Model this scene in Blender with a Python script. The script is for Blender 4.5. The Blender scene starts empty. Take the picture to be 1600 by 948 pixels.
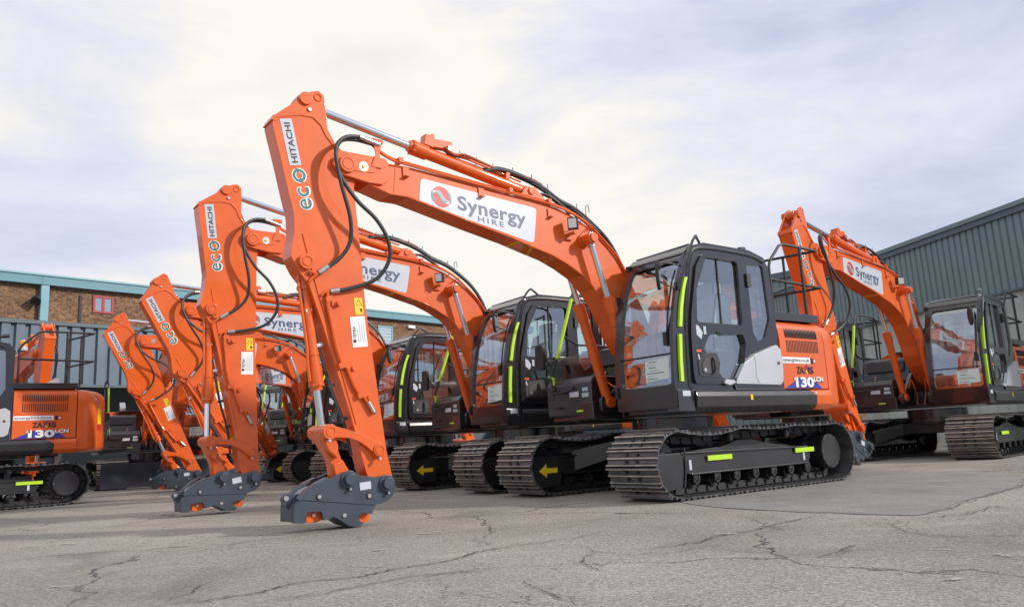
import bpy, bmesh, math, random
from mathutils import Vector, Matrix
from mathutils.geometry import tessellate_polygon
R = math.radians
PI = math.pi
scene = bpy.context.scene
C = scene.collection
random.seed(4)

# ------------------------------------------------------------------ camera
cam_d = bpy.data.cameras.new('camera')
cam_d.sensor_width = 36.0
cam_d.lens = 26.874
cam_d.clip_start = 0.05
cam_d.clip_end = 2000
cam = bpy.data.objects.new('camera', cam_d)
C.objects.link(cam)
pit, rol = 0.17702, -0.05181
d = Vector((0, math.cos(pit), math.sin(pit)))
r = Vector((1, 0, 0))
u = r.cross(d)
r2 = r*math.cos(rol)+u*math.sin(rol)
u2 = -r*math.sin(rol)+u*math.cos(rol)
mm = Matrix((r2, u2, -d)).transposed().to_4x4()
cam.matrix_world = Matrix.Translation((0, 0, 0.682)) @ mm
scene.camera = cam

# ------------------------------------------------------------------ world, sun, exposure
SUN_EL, SUN_AZ = R(27), R(-12)      # azimuth counted from +X towards +Y
W = bpy.data.worlds.new('World')
scene.world = W
W.use_nodes = True
nt = W.node_tree
nt.nodes.clear()
def N(nt, t, **k):
    n = nt.nodes.new(t)
    for a, b in k.items():
        if a == 'ins':
            for i, v in b.items():
                n.inputs[i].default_value = v
        else:
            setattr(n, a, b)
    return n
L = nt.links.new
sky = N(nt, 'ShaderNodeTexSky', sky_type='NISHITA', sun_disc=False, sun_elevation=SUN_EL, sun_rotation=PI/2-SUN_AZ, air_density=1.2, dust_density=2.5)
tc = N(nt, 'ShaderNodeTexCoord')
mp = N(nt, 'ShaderNodeMapping', ins={'Scale': (1.0, 1.0, 2.6), 'Location': (0.35, 0.2, 0.1)})
n1 = N(nt, 'ShaderNodeTexNoise', ins={'Scale': 2.1, 'Detail': 8.0, 'Roughness': 0.56, 'Distortion': 0.5})
n2 = N(nt, 'ShaderNodeTexNoise', ins={'Scale': 2.9, 'Detail': 5.0, 'Roughness': 0.55})
mp2 = N(nt, 'ShaderNodeMapping', ins={'Scale': (1.0, 1.0, 2.2), 'Location': (4.0, 1.0, 2.0)})
L(tc.outputs['Generated'], mp.inputs[0]); L(mp.outputs[0], n1.inputs['Vector'])
L(tc.outputs['Generated'], mp2.inputs[0]); L(mp2.outputs[0], n2.inputs['Vector'])
# thin bright cloud straight ahead, thicker cloud to the sides
sep = N(nt, 'ShaderNodeSeparateXYZ'); L(tc.outputs['Generated'], sep.inputs[0])
ax = N(nt, 'ShaderNodeMath', operation='ADD', ins={1: 0.16}); L(sep.outputs[0], ax.inputs[0])
ab = N(nt, 'ShaderNodeMath', operation='ABSOLUTE'); L(ax.outputs[0], ab.inputs[0])
sc = N(nt, 'ShaderNodeMath', operation='MULTIPLY_ADD', ins={1: 0.62, 2: -0.20}); L(ab.outputs[0], sc.inputs[0])
n3 = N(nt, 'ShaderNodeTexNoise', ins={'Scale': 6.0, 'Detail': 9.0, 'Roughness': 0.6, 'Distortion': 0.3}); L(mp.outputs[0], n3.inputs['Vector'])
n3m = N(nt, 'ShaderNodeMath', operation='MULTIPLY_ADD', ins={1: 0.26, 2: -0.13}); L(n3.outputs[0], n3m.inputs[0])
ad0 = N(nt, 'ShaderNodeMath', operation='ADD'); L(n1.outputs[0], ad0.inputs[0]); L(n3m.outputs[0], ad0.inputs[1])
ad = N(nt, 'ShaderNodeMath', operation='ADD'); L(ad0.outputs[0], ad.inputs[0]); L(sc.outputs[0], ad.inputs[1])
cr = N(nt, 'ShaderNodeValToRGB')
e = cr.color_ramp.elements
e[0].position = 0.42; e[0].color = (0.715, 0.698, 0.65, 1)
e[1].position = 0.80; e[1].color = (0.40, 0.445, 0.585, 1)
m_ = cr.color_ramp.elements.new(0.58); m_.color = (0.57, 0.583, 0.675, 1)
L(ad.outputs[0], cr.inputs[0])
mr = N(nt, 'ShaderNodeMapRange', ins={'From Min': 0.55, 'From Max': 0.75, 'To Min': 0.0, 'To Max': 0.14})
L(n2.outputs[0], mr.inputs[0])
skb = N(nt, 'ShaderNodeMixRGB', blend_type='MULTIPLY', ins={0: 1.0, 2: (0.10, 0.10, 0.10, 1)}); L(sky.outputs[0], skb.inputs[1])
mx = N(nt, 'ShaderNodeMixRGB'); L(mr.outputs[0], mx.inputs[0]); L(cr.outputs[0], mx.inputs[1]); L(skb.outputs[0], mx.inputs[2])
bg = N(nt, 'ShaderNodeBackground', ins={'Strength': 1.0}); L(mx.outputs[0], bg.inputs[0])
wo = N(nt, 'ShaderNodeOutputWorld'); L(bg.outputs[0], wo.inputs[0])

sd = bpy.data.lights.new('sun', 'SUN')
sd.energy = 2.3; sd.angle = R(3.0); sd.color = (1.0, 0.93, 0.84)
sun = bpy.data.objects.new('sun', sd); C.objects.link(sun)
sv = Vector((math.cos(SUN_EL)*math.cos(SUN_AZ), math.cos(SUN_EL)*math.sin(SUN_AZ), math.sin(SUN_EL)))
sun.rotation_euler = sv.to_track_quat('Z', 'Y').to_euler()
scene.view_settings.view_transform = 'Standard'
scene.view_settings.look = 'None'
scene.view_settings.exposure = 0.44
scene.view_settings.gamma = 1
scene.cycles.max_bounces = 8
scene.cycles.transparent_max_bounces = 24

# ------------------------------------------------------------------ materials
MATS = {}
def pmat(name, col, rough=0.5, metal=0.0, coat=0.0, bump=0.0, bscale=40, var=0.0, vscale=3.0, emit=None, spec=0.5, coat_r=0.08):
    m = bpy.data.materials.new(name); m.use_nodes = True
    t = m.node_tree; b = t.nodes['Principled BSDF']
    b.inputs['Base Color'].default_value = (*col, 1)
    b.inputs['Roughness'].default_value = rough
    b.inputs['Metallic'].default_value = metal
    b.inputs['Coat Weight'].default_value = coat
    b.inputs['Coat Roughness'].default_value = coat_r
    b.inputs['Specular IOR Level'].default_value = spec
    co = N(t, 'ShaderNodeTexCoord')
    if var > 0:
        n = N(t, 'ShaderNodeTexNoise', ins={'Scale': vscale, 'Detail': 5.0, 'Roughness': 0.65}); t.links.new(co.outputs['Object'], n.inputs['Vector'])
        ra = N(t, 'ShaderNodeValToRGB')
        ra.color_ramp.elements[0].position = 0.3; ra.color_ramp.elements[1].position = 0.7
        ra.color_ramp.elements[0].color = (*[c*(1-var) for c in col], 1)
        ra.color_ramp.elements[1].color = (*[min(1, c*(1+var)+var*0.01) for c in col], 1)
        t.links.new(n.outputs[0], ra.inputs[0]); t.links.new(ra.outputs[0], b.inputs['Base Color'])
        rr = N(t, 'ShaderNodeMapRange', ins={'To Min': max(0.02, rough-0.08), 'To Max': rough+0.1}); t.links.new(n.outputs[0], rr.inputs[0]); t.links.new(rr.outputs[0], b.inputs['Roughness'])
    if bump > 0:
        n = N(t, 'ShaderNodeTexNoise', ins={'Scale': bscale, 'Detail': 3.0}); t.links.new(co.outputs['Object'], n.inputs['Vector'])
        bu = N(t, 'ShaderNodeBump', ins={'Strength': bump, 'Distance': 0.01}); t.links.new(n.outputs[0], bu.inputs['Height']); t.links.new(bu.outputs[0], b.inputs['Normal'])
    if emit:
        b.inputs['Emission Color'].default_value = (*col, 1); b.inputs['Emission Strength'].default_value = emit
    MATS[name] = m
    return m
def glassmat(name, tint, refl=0.12, rough=0.0, haze=0.0):
    m = bpy.data.materials.new(name); m.use_nodes = True
    t = m.node_tree; t.nodes.clear()
    tr = N(t, 'ShaderNodeBsdfTransparent', ins={0: (*tint, 1)})
    gl = N(t, 'ShaderNodeBsdfGlossy', ins={0: (0.9, 0.95, 1.0, 1), 'Roughness': rough})
    fr = N(t, 'ShaderNodeLayerWeight', ins={0: 0.5})
    pw = N(t, 'ShaderNodeMath', operation='POWER', ins={1: 4.0}); t.links.new(fr.outputs['Facing'], pw.inputs[0])
    ma = N(t, 'ShaderNodeMath', operation='MULTIPLY_ADD', ins={1: 0.9, 2: refl}); t.links.new(pw.outputs[0], ma.inputs[0])
    mi = N(t, 'ShaderNodeMixShader'); t.links.new(ma.outputs[0], mi.inputs[0]); t.links.new(tr.outputs[0], mi.inputs[1]); t.links.new(gl.outputs[0], mi.inputs[2])
    last = mi
    if haze > 0:
        df = N(t, 'ShaderNodeBsdfDiffuse', ins={0: (0.75, 0.78, 0.8, 1)})
        m2 = N(t, 'ShaderNodeMixShader', ins={0: haze}); t.links.new(mi.outputs[0], m2.inputs[1]); t.links.new(df.outputs[0], m2.inputs[2]); last = m2
    o = N(t, 'ShaderNodeOutputMaterial'); t.links.new(last.outputs[0], o.inputs[0])
    MATS[name] = m
    return m
ORANGE = (0.76, 0.124, 0.013)
pmat('orange_paint', ORANGE, 0.40, coat=0.6, var=0.10, vscale=2.2, bump=0.035, bscale=9, coat_r=0.05, spec=0.3)
pmat('black_paint', (0.020, 0.020, 0.023), 0.30, coat=0.5, var=0.18, vscale=2.0)
pmat('cab_paint', (0.012, 0.012, 0.016), 0.24, coat=0.8, var=0.15, vscale=2.0)
pmat('frame_paint', (0.020, 0.021, 0.024), 0.34, coat=0.3, var=0.3, vscale=3.0)
pmat('rubber', (0.022, 0.022, 0.025), 0.55, var=0.25, vscale=8)
pmat('hose_rubber', (0.035, 0.040, 0.048), 0.42, bump=0.25, bscale=150)
pmat('chrome', (0.78, 0.80, 0.84), 0.14, metal=1.0)
pmat('steel', (0.55, 0.55, 0.55), 0.32, metal=0.9, var=0.15, vscale=20)
pmat('shoe_steel', (0.115, 0.115, 0.12), 0.40, metal=0.45, var=0.35, vscale=7, bump=0.2, bscale=30)
pmat('worn_edge', (0.50, 0.44, 0.36), 0.40, metal=0.55, var=0.35, vscale=9)
pmat('slate_paint', (0.043, 0.060, 0.085), 0.40, coat=0.15, var=0.12, vscale=5, bump=0.08, bscale=30)
pmat('light_slate', (0.30, 0.33, 0.38), 0.42, var=0.1)
pmat('white_decal', (0.56, 0.60, 0.68), 0.35, coat=0.2)
pmat('white_ink', (0.85, 0.86, 0.88), 0.4)
pmat('navy_ink', (0.050, 0.085, 0.18), 0.4)
pmat('blue_ink', (0.035, 0.045, 0.40), 0.35)
pmat('black_ink', (0.015, 0.015, 0.018), 0.4)
pmat('teal_ink', (0.010, 0.16, 0.15), 0.4)
pmat('red_ink', (0.60, 0.035, 0.035), 0.4)
pmat('grey_ink', (0.16, 0.22, 0.24), 0.4)
pmat('yellow_ink', (0.86, 0.62, 0.02), 0.4)
pmat('mark_yellow', (0.85, 0.38, 0.02), 0.5)
pmat('palegrey_ink', (0.42, 0.52, 0.58), 0.5)
pmat('silver_panel', (0.56, 0.58, 0.62), 0.32, metal=0.25, coat=0.3, var=0.04)
pmat('reflective_lime', (0.50, 0.80, 0.03), 0.45, emit=None)
pmat('interior', (0.05, 0.05, 0.055), 0.6, var=0.3, vscale=6)
pmat('seat_fabric', (0.07, 0.075, 0.085), 0.8, var=0.3, vscale=10)
pmat('plastic_wrap', (0.74, 0.78, 0.79), 0.30, coat=0.4, var=0.25, vscale=7, bump=0.6, bscale=9)
pmat('blue_plastic', (0.05, 0.16, 0.42), 0.4)
pmat('amber', (0.95, 0.35, 0.02), 0.2, coat=0.6)
pmat('paper', (0.66, 0.78, 0.75), 0.6)
pmat('lens', (0.75, 0.78, 0.82), 0.12, coat=0.8, bump=0.5, bscale=60)
pmat('warning_red', (0.62, 0.02, 0.02), 0.35)
pmat('pallet_wood', (0.50, 0.36, 0.19), 0.8, var=0.3, vscale=8)
glassmat('cab_glass', (0.72, 0.88, 0.85), 0.34)
glassmat('front_glass', (0.82, 0.91, 0.92), 0.36)

# ------------------------------------------------------------------ mesh builder
def rot2(v, a):
    c, s = math.cos(a), math.sin(a)
    return (c*v[0]-s*v[1], s*v[0]+c*v[1])
def rp(pts, r, seg=4):
    """round the corners of a polygon"""
    out = []; n = len(pts)
    for i in range(n):
        p = Vector(pts[i][:2]); a = Vector(pts[i-1][:2]); b = Vector(pts[(i+1) % n][:2])
        rr = pts[i][2] if len(pts[i]) > 2 else r
        da, db = a-p, b-p
        l = min(da.length, db.length)
        if l < 1e-6 or rr <= 0: out.append((p.x, p.y)); continue
        cosang = max(-1, min(1, da.normalized().dot(db.normalized())))
        half = math.acos(cosang)/2
        if half > 1.5: out.append((p.x, p.y)); continue
        t = min(rr/math.tan(half), l*0.48)
        p0 = p+da.normalized()*t; p1 = p+db.normalized()*t
        for k in range(seg+1):
            f = k/seg
            q = p0*(1-f)**2+p*2*f*(1-f)+p1*f*f
            out.append((q.x, q.y))
    return out
def arc(cx, cy, r, a0, a1, n=10):
    return [(cx+r*math.cos(R(a0+(a1-a0)*i/n)), cy+r*math.sin(R(a0+(a1-a0)*i/n))) for i in range(n+1)]
def smooth(pts, k=4):
    """Catmull-Rom through points"""
    P = [Vector(p) for p in pts]; out = []
    for i in range(len(P)-1):
        p0 = P[max(0, i-1)]; p1 = P[i]; p2 = P[i+1]; p3 = P[min(len(P)-1, i+2)]
        for j in range(k):
            t = j/k
            out.append(0.5*((2*p1)+(p2-p0)*t+(2*p0-5*p1+4*p2-p3)*t*t+(3*p1-p0-3*p2+p3)*t**3))
    out.append(P[-1])
    return out
class MB:
    def __init__(s): s.v = []; s.f = []; s.m = []; s.mats = []
    def mi(s, mat):
        if mat not in s.mats: s.mats.append(mat)
        return s.mats.index(mat)
    def add(s, vs, fs, mat):
        o = len(s.v); k = s.mi(mat)
        s.v += [tuple(v) for v in vs]
        for f in fs: s.f.append([i+o for i in f]); s.m.append(k)
        return s
    def map3(s, a, b, t, axis):
        if axis == 'y': return (a, t, b)
        if axis == 'z': return (a, b, t)
        return (t, a, b)
    def prism(s, poly, t0, t1, mat, axis='y', holes=(), taper=None):
        poly = [p[:2] for p in poly]; loops = [poly]+[[p[:2] for p in h] for h in holes]
        flat = [p for l in loops for p in l]; n = len(flat)
        top = flat if taper is None else [(p[0]*taper, p[1]*taper) for p in flat]
        vs = [s.map3(p[0], p[1], t0, axis) for p in flat]+[s.map3(p[0], p[1], t1, axis) for p in top]
        if holes:
            tri = tessellate_polygon([[Vector((p[0], p[1], 0)) for p in l] for l in loops])
            fs = [list(t) for t in tri]+[[i+n for i in reversed(t)] for t in tri]
        else:
            fs = [list(range(n)), [i+n for i in reversed(range(n))]]
        o = 0
        for l in loops:
            k = len(l)
            for i in range(k):
                a, b = o+i, o+(i+1) % k
                fs.append([a, b, b+n, a+n])
            o += k
        return s.add(vs, fs, mat)
    def box(s, c, d, mat, rot=None):
        vs = []
        for x in (-.5, .5):
            for y in (-.5, .5):
                for z in (-.5, .5):
                    v = Vector((x*d[0], y*d[1], z*d[2]))
                    if rot is not None: v = rot @ v
                    vs.append(v+Vector(c))
        return s.add(vs, [[0, 1, 3, 2], [4, 6, 7, 5], [0, 4, 5, 1], [2, 3, 7, 6], [0, 2, 6, 4], [1, 5, 7, 3]], mat)
    def beam(s, a, b, w, h, mat, up=(0, 0, 1)):
        a, b = Vector(a), Vector(b); x = (b-a); l = x.length; x.normalize()
        y = Vector(up).cross(x)
        if y.length < 1e-4: y = Vector((0, 1, 0))
        y.normalize(); z = x.cross(y)
        M = Matrix((x, y, z)).transposed()
        return s.box((a+b)/2, (l, w, h), mat, M)
    def cyl(s, a, b, r, mat, n=16, r2=None, cap=True):
        a, b = Vector(a), Vector(b); x = (b-a).normalized(); r2 = r if r2 is None else r2
        y = x.orthogonal().normalized(); z = x.cross(y)
        vs = []
        for p, rr in ((a, r), (b, r2)):
            for i in range(n):
                t = 2*PI*i/n; vs.append(p+y*math.cos(t)*rr+z*math.sin(t)*rr)
        fs = [[i, (i+1) % n, (i+1) % n+n, i+n] for i in range(n)]
        if cap: fs += [list(range(n)), [i+n for i in reversed(range(n))]]
        return s.add(vs, fs, mat)
    def tube(s, pts, r, mat, n=8, closed=False, k=0):
        if k: pts = smooth(pts, k)
        P = [Vector(p) for p in pts]; m = len(P)
        if m < 2: return s
        vs = []; y = None
        for i, p in enumerate(P):
            if closed: t = P[(i+1) % m]-P[i-1]
            else: t = P[min(i+1, m-1)]-P[max(i-1, 0)]
            if t.length < 1e-9: t = Vector((1, 0, 0))
            t.normalize()
            if y is None: y = t.orthogonal().normalized()
            else:
                y = (y-t*y.dot(t))
                y = y.normalized() if y.length > 1e-5 else t.orthogonal().normalized()
            z = t.cross(y)
            for j in range(n):
                a = 2*PI*j/n; vs.append(p+y*math.cos(a)*r+z*math.sin(a)*r)
        fs = []
        for i in range(m if closed else m-1):
            i2 = (i+1) % m
            for j in range(n): fs.append([i*n+j, i*n+(j+1) % n, i2*n+(j+1) % n, i2*n+j])
        if not closed: fs += [list(range(n)), [(m-1)*n+j for j in reversed(range(n))]]
        return s.add(vs, fs, mat)
    def torus(s, c, r, w, mat, axis='y', n=24):
        pts = []
        for i in range(n):
            a = 2*PI*i/n; q = s.map3(r*math.cos(a), r*math.sin(a), 0, axis)
            pts.append(Vector(c)+Vector(q))
        return s.tube(pts, w, mat, n=6, closed=True)
    def build(s, name, parent=None, bevel=0.0, seg=2, smooth_angle=38, loc=None, clean=True):
        bm = bmesh.new()
        vv = [bm.verts.new(v) for v in s.v]
        for f, m in zip(s.f, s.m):
            try: fc = bm.faces.new([vv[i] for i in f])
            except ValueError: continue
            fc.material_index = m; fc.smooth = True
        bmesh.ops.recalc_face_normals(bm, faces=bm.faces)
        if bevel > 0:
            es = [e for e in bm.edges if len(e.link_faces) == 2 and e.calc_face_angle(0) > R(32)]
            bmesh.ops.bevel(bm, geom=es, offset=bevel, segments=seg, affect='EDGES', clamp_overlap=True, profile=0.5)
            for f in bm.faces: f.smooth = True
        me = bpy.data.meshes.new(name); bm.to_mesh(me); bm.free()
        for m in s.mats: me.materials.append(MATS[m])
        me.set_sharp_from_angle(angle=R(smooth_angle))
        o = bpy.data.objects.new(name, me); C.objects.link(o)
        if bevel > 0:
            wn = o.modifiers.new('flat_face_normals', 'WEIGHTED_NORMAL'); wn.keep_sharp = True; wn.weight = 100
        if parent: o.parent = parent
        if loc: o.location = loc
        return o

# text as flat polygons: returns verts (x,y) scaled so that cap height = 1, and faces
_tc = {}
def glyphs(txt, bold=0.0, space=1.0):
    key = (txt, bold, space)
    if key in _tc: return _tc[key]
    cu = bpy.data.curves.new('lettering', 'FONT'); cu.body = txt; cu.size = 1.0; cu.offset = bold; cu.space_character = space; cu.resolution_u = 3
    ob = bpy.data.objects.new('lettering', cu); C.objects.link(ob)
    dg = bpy.context.evaluated_depsgraph_get(); dg.update()
    me = bpy.data.meshes.new_from_object(ob.evaluated_get(dg))
    vs = [(v.co.x, v.co.y) for v in me.vertices]; fs = [list(p.vertices) for p in me.polygons]
    bpy.data.objects.remove(ob); bpy.data.curves.remove(cu); bpy.data.meshes.remove(me)
    x0 = min(v[0] for v in vs); x1 = max(v[0] for v in vs)
    res = ([((v[0]-x0)/(x1-x0), v[1]/0.729) for v in vs], fs, (x1-x0)/0.729)
    _tc[key] = res
    return res
def text(mb, txt, org, u, v, width, height, mat, off, bold=0.0, space=1.0, shear=0.0):
    """org = baseline start; u, v = unit reading and up vectors; off = offset along u x v"""
    vs, fs, asp = glyphs(txt, bold, space)
    u, v, org = Vector(u).normalized(), Vector(v), Vector(org)
    n = u.cross(v).normalized()
    if width is None: width = asp*height
    mb.add([org+u*(p[0]*width+shear*p[1]*height)+v*(p[1]*height)+n*off for p in vs], fs, mat)
def flat(mb, pts2, org, u, v, mat, off):
    org, u, v = Vector(org), Vector(u), Vector(v); n = u.cross(v).normalized()
    vs = [org+u*p[0]+v*p[1]+n*off for p in pts2]
    mb.add(vs, [list(range(len(vs)))], mat)
def tag(o, label=None, cat=None, group=None, kind=None):
    if label: o['label'] = label
    if cat: o['category'] = cat
    if group: o['group'] = group
    if kind: o['kind'] = kind
    return o
def empty(name, loc=(0, 0, 0), rz=0):
    o = bpy.data.objects.new(name, None); C.objects.link(o); o.location = loc; o.rotation_euler = (0, 0, rz); o.empty_display_size = 0.3
    return o

# ------------------------------------------------------------------ ground
def nodemat(name):
    m = bpy.data.materials.new(name); m.use_nodes = True; MATS[name] = m
    return m, m.node_tree, m.node_tree.nodes['Principled BSDF']
m, t, b = nodemat('asphalt')
b.inputs['Roughness'].default_value = 0.85
Lk = t.links.new
co = N(t, 'ShaderNodeTexCoord')
big = N(t, 'ShaderNodeTexNoise', ins={'Scale': 0.35, 'Detail': 6.0, 'Roughness': 0.6}); Lk(co.outputs['Object'], big.inputs['Vector'])
fine = N(t, 'ShaderNodeTexNoise', ins={'Scale': 38.0, 'Detail': 6.0, 'Roughness': 0.85}); Lk(co.outputs['Object'], fine.inputs['Vector'])
agg = N(t, 'ShaderNodeTexVoronoi', ins={'Scale': 70.0}); Lk(co.outputs['Object'], agg.inputs['Vector'])
r1 = N(t, 'ShaderNodeValToRGB'); Lk(big.outputs[0], r1.inputs[0])
r1.color_ramp.elements[0].position = 0.3; r1.color_ramp.elements[0].color = (0.215, 0.203, 0.180, 1)
r1.color_ramp.elements[1].position = 0.7; r1.color_ramp.elements[1].color = (0.365, 0.345, 0.305, 1)
rf = N(t, 'ShaderNodeMapRange', ins={'From Min': 0.3, 'From Max': 0.7, 'To Min': 0.45, 'To Max': 1.55}); Lk(fine.outputs[0], rf.inputs[0])
mul = N(t, 'ShaderNodeMixRGB', blend_type='MULTIPLY', ins={0: 1.0}); Lk(r1.outputs[0], mul.inputs[1]); Lk(rf.outputs[0], mul.inputs[2])
# stones of the aggregate
ra = N(t, 'ShaderNodeMapRange', ins={'From Min': 0.0, 'From Max': 1.0, 'To Min': 0.72, 'To Max': 1.3})
sepc = N(t, 'ShaderNodeSeparateColor'); Lk(agg.outputs['Color'], sepc.inputs[0]); Lk(sepc.outputs[0], ra.inputs[0])
mul2 = N(t, 'ShaderNodeMixRGB', blend_type='MULTIPLY', ins={0: 0.8}); Lk(mul.outputs[0], mul2.inputs[1]); Lk(ra.outputs[0], mul2.inputs[2])
# cracks: two scales of cell borders bent by noise
dn = N(t, 'ShaderNodeTexNoise', ins={'Scale': 0.9, 'Detail': 7.0, 'Roughness': 0.6}); Lk(co.outputs['Object'], dn.inputs['Vector'])
dv = N(t, 'ShaderNodeMixRGB', blend_type='ADD', ins={0: 1.0}); Lk(co.outputs['Object'], dv.inputs[1]); Lk(dn.outputs['Color'], dv.inputs[2])
last = mul2
crk = None
for scl, wd, dark in ((0.38, 0.006, 0.35), (1.05, 0.005, 0.6)):
    vo = N(t, 'ShaderNodeTexVoronoi', feature='DISTANCE_TO_EDGE', ins={'Scale': scl}); Lk(dv.outputs[0], vo.inputs['Vector'])
    lt = N(t, 'ShaderNodeMapRange', ins={'From Min': wd*0.3, 'From Max': wd, 'To Min': 1.0, 'To Max': 0.0}); Lk(vo.outputs['Distance'], lt.inputs[0])
    mk = N(t, 'ShaderNodeTexNoise', ins={'Scale': 0.23 if scl < .5 else 0.45, 'Detail': 2.0}); Lk(co.outputs['Object'], mk.inputs['Vector'])
    mm_ = N(t, 'ShaderNodeMapRange', ins={'From Min': 0.46, 'From Max': 0.56}); Lk(mk.outputs[0], mm_.inputs[0])
    pr = N(t, 'ShaderNodeMath', operation='MULTIPLY'); Lk(lt.outputs[0], pr.inputs[0]); Lk(mm_.outputs[0], pr.inputs[1])
    mc = N(t, 'ShaderNodeMixRGB', ins={2: (0.055*dark/0.35, 0.048*dark/0.35, 0.042*dark/0.35, 1)}); Lk(pr.outputs[0], mc.inputs[0]); Lk(last.outputs[0], mc.inputs[1])
    last = mc; crk = pr if crk is None else crk
# pale scuffs of old paint, dragged one way
mps = N(t, 'ShaderNodeMapping', ins={'Scale': (0.55, 2.6, 1.0), 'Rotation': (0, 0, R(12))}); Lk(co.outputs['Object'], mps.inputs[0])
sn = N(t, 'ShaderNodeTexNoise', ins={'Scale': 0.9, 'Detail': 8.0, 'Roughness': 0.75}); Lk(mps.outputs[0], sn.inputs['Vector'])
sr = N(t, 'ShaderNodeMapRange', ins={'From Min': 0.57, 'From Max': 0.72, 'To Max': 0.5}); Lk(sn.outputs[0], sr.inputs[0])
mc = N(t, 'ShaderNodeMixRGB', ins={2: (0.52, 0.52, 0.50, 1)}); Lk(sr.outputs[0], mc.inputs[0]); Lk(last.outputs[0], mc.inputs[1]); last = mc
# dark oil and damp stains
on = N(t, 'ShaderNodeTexNoise', ins={'Scale': 0.6, 'Detail': 5.0, 'Roughness': 0.6, 'Distortion': 0.6}); Lk(dv.outputs[0], on.inputs['Vector'])
orr = N(t, 'ShaderNodeMapRange', ins={'From Min': 0.56, 'From Max': 0.70, 'To Max': 0.42}); Lk(on.outputs[0], orr.inputs[0])
mc = N(t, 'ShaderNodeMixRGB', ins={2: (0.10, 0.09, 0.08, 1)}); Lk(orr.outputs[0], mc.inputs[0]); Lk(last.outputs[0], mc.inputs[1]); last = mc
Lk(last.outputs[0], b.inputs['Base Color'])
bu = N(t, 'ShaderNodeBump', ins={'Strength': 0.55, 'Distance': 0.006}); Lk(agg.outputs['Distance'], bu.inputs['Height'])
bu2 = N(t, 'ShaderNodeBump', ins={'Strength': 0.8, 'Distance': 0.015}); bu2.invert = True; Lk(crk.outputs[0], bu2.inputs['Height']); Lk(bu.outputs[0], bu2.inputs['Normal'])
Lk(bu2.outputs[0], b.inputs['Normal'])
g = MB()
g.add([(-400, -120, 0), (400, -120, 0), (400, 900, 0), (-400, 900, 0)], [[0, 1, 2, 3]], 'asphalt')
tag(g.build('ground'), kind='structure')
m, t, b = nodemat('patch_asphalt')
co = N(t, 'ShaderNodeTexCoord')
a1 = N(t, 'ShaderNodeTexNoise', ins={'Scale': 45.0, 'Detail': 5.0, 'Roughness': 0.8}); t.links.new(co.outputs['Object'], a1.inputs['Vector'])
a2 = N(t, 'ShaderNodeTexNoise', ins={'Scale': 1.1, 'Detail': 6.0, 'Roughness': 0.7}); t.links.new(co.outputs['Object'], a2.inputs['Vector'])
q1 = N(t, 'ShaderNodeValToRGB'); t.links.new(a2.outputs[0], q1.inputs[0])
q1.color_ramp.elements[0].position = 0.35; q1.color_ramp.elements[0].color = (0.195, 0.192, 0.182, 1); q1.color_ramp.elements[1].position = 0.68; q1.color_ramp.elements[1].color = (0.290, 0.285, 0.268, 1)
q2 = N(t, 'ShaderNodeMapRange', ins={'From Min': 0.3, 'From Max': 0.7, 'To Min': 0.7, 'To Max': 1.3}); t.links.new(a1.outputs[0], q2.inputs[0])
q3 = N(t, 'ShaderNodeMixRGB', blend_type='MULTIPLY', ins={0: 1.0}); t.links.new(q1.outputs[0], q3.inputs[1]); t.links.new(q2.outputs[0], q3.inputs[2])
t.links.new(q3.outputs[0], b.inputs['Base Color']); b.inputs['Roughness'].default_value = 0.9
qb = N(t, 'ShaderNodeBump', ins={'Strength': 0.4, 'Distance': 0.005}); t.links.new(a1.outputs[0], qb.inputs['Height']); t.links.new(qb.outputs[0], b.inputs['Normal'])
g = MB()
pp = [(1.45, 8.3), (1.69, 7.13), (2.22, 6.34), (2.82, 5.71), (3.2, 6.02), (3.55, 6.44), (4.1, 6.95), (4.75, 7.57), (5.15, 8.1), (5.52, 8.67), (5.9, 9.6), (4.6, 11.8), (2.6, 12.0)]
random.seed(11)
def jag(P, amp, n):
    out = []
    for i in range(len(P)-1):
        a, b_ = Vector(P[i]), Vector(P[i+1])
        for k in range(n):
            q = a.lerp(b_, k/n); out.append((q.x+random.uniform(-amp, amp), q.y+random.uniform(-amp, amp)))
    return out+[tuple(P[-1])]
g.add([(x, y, 0.004) for x, y in jag(pp+[pp[0]], 0.02, 8)[:-1]], [list(range(8*len(pp)))], 'patch_asphalt')
tag(g.build('asphalt_patch'), kind='structure')
pmat('crack_dark', (0.035, 0.030, 0.026), 0.95)
pmat('scuff_white', (0.52, 0.52, 0.50), 0.8)
g = MB()
def strip(P, w, z, mat, taper=True):
    P = [Vector((p[0], p[1])) for p in P]; vs = []
    for i, p in enumerate(P):
        d_ = (P[min(i+1, len(P)-1)]-P[max(i-1, 0)]); d_ = d_.normalized() if d_.length > 0 else Vector((1, 0)); n_ = Vector((-d_.y, d_.x))
        ww = w*random.uniform(0.25, 1.25)*(min(1, 4*i/len(P)+0.15, 4*(1-i/len(P))+0.15) if taper else 1)
        vs += [(p.x+n_.x*ww/2, p.y+n_.y*ww/2, z), (p.x-n_.x*ww/2, p.y-n_.y*ww/2, z)]
    g.add(vs, [[2*i, 2*i+1, 2*i+3, 2*i+2] for i in range(len(P)-1)], mat)
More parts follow.
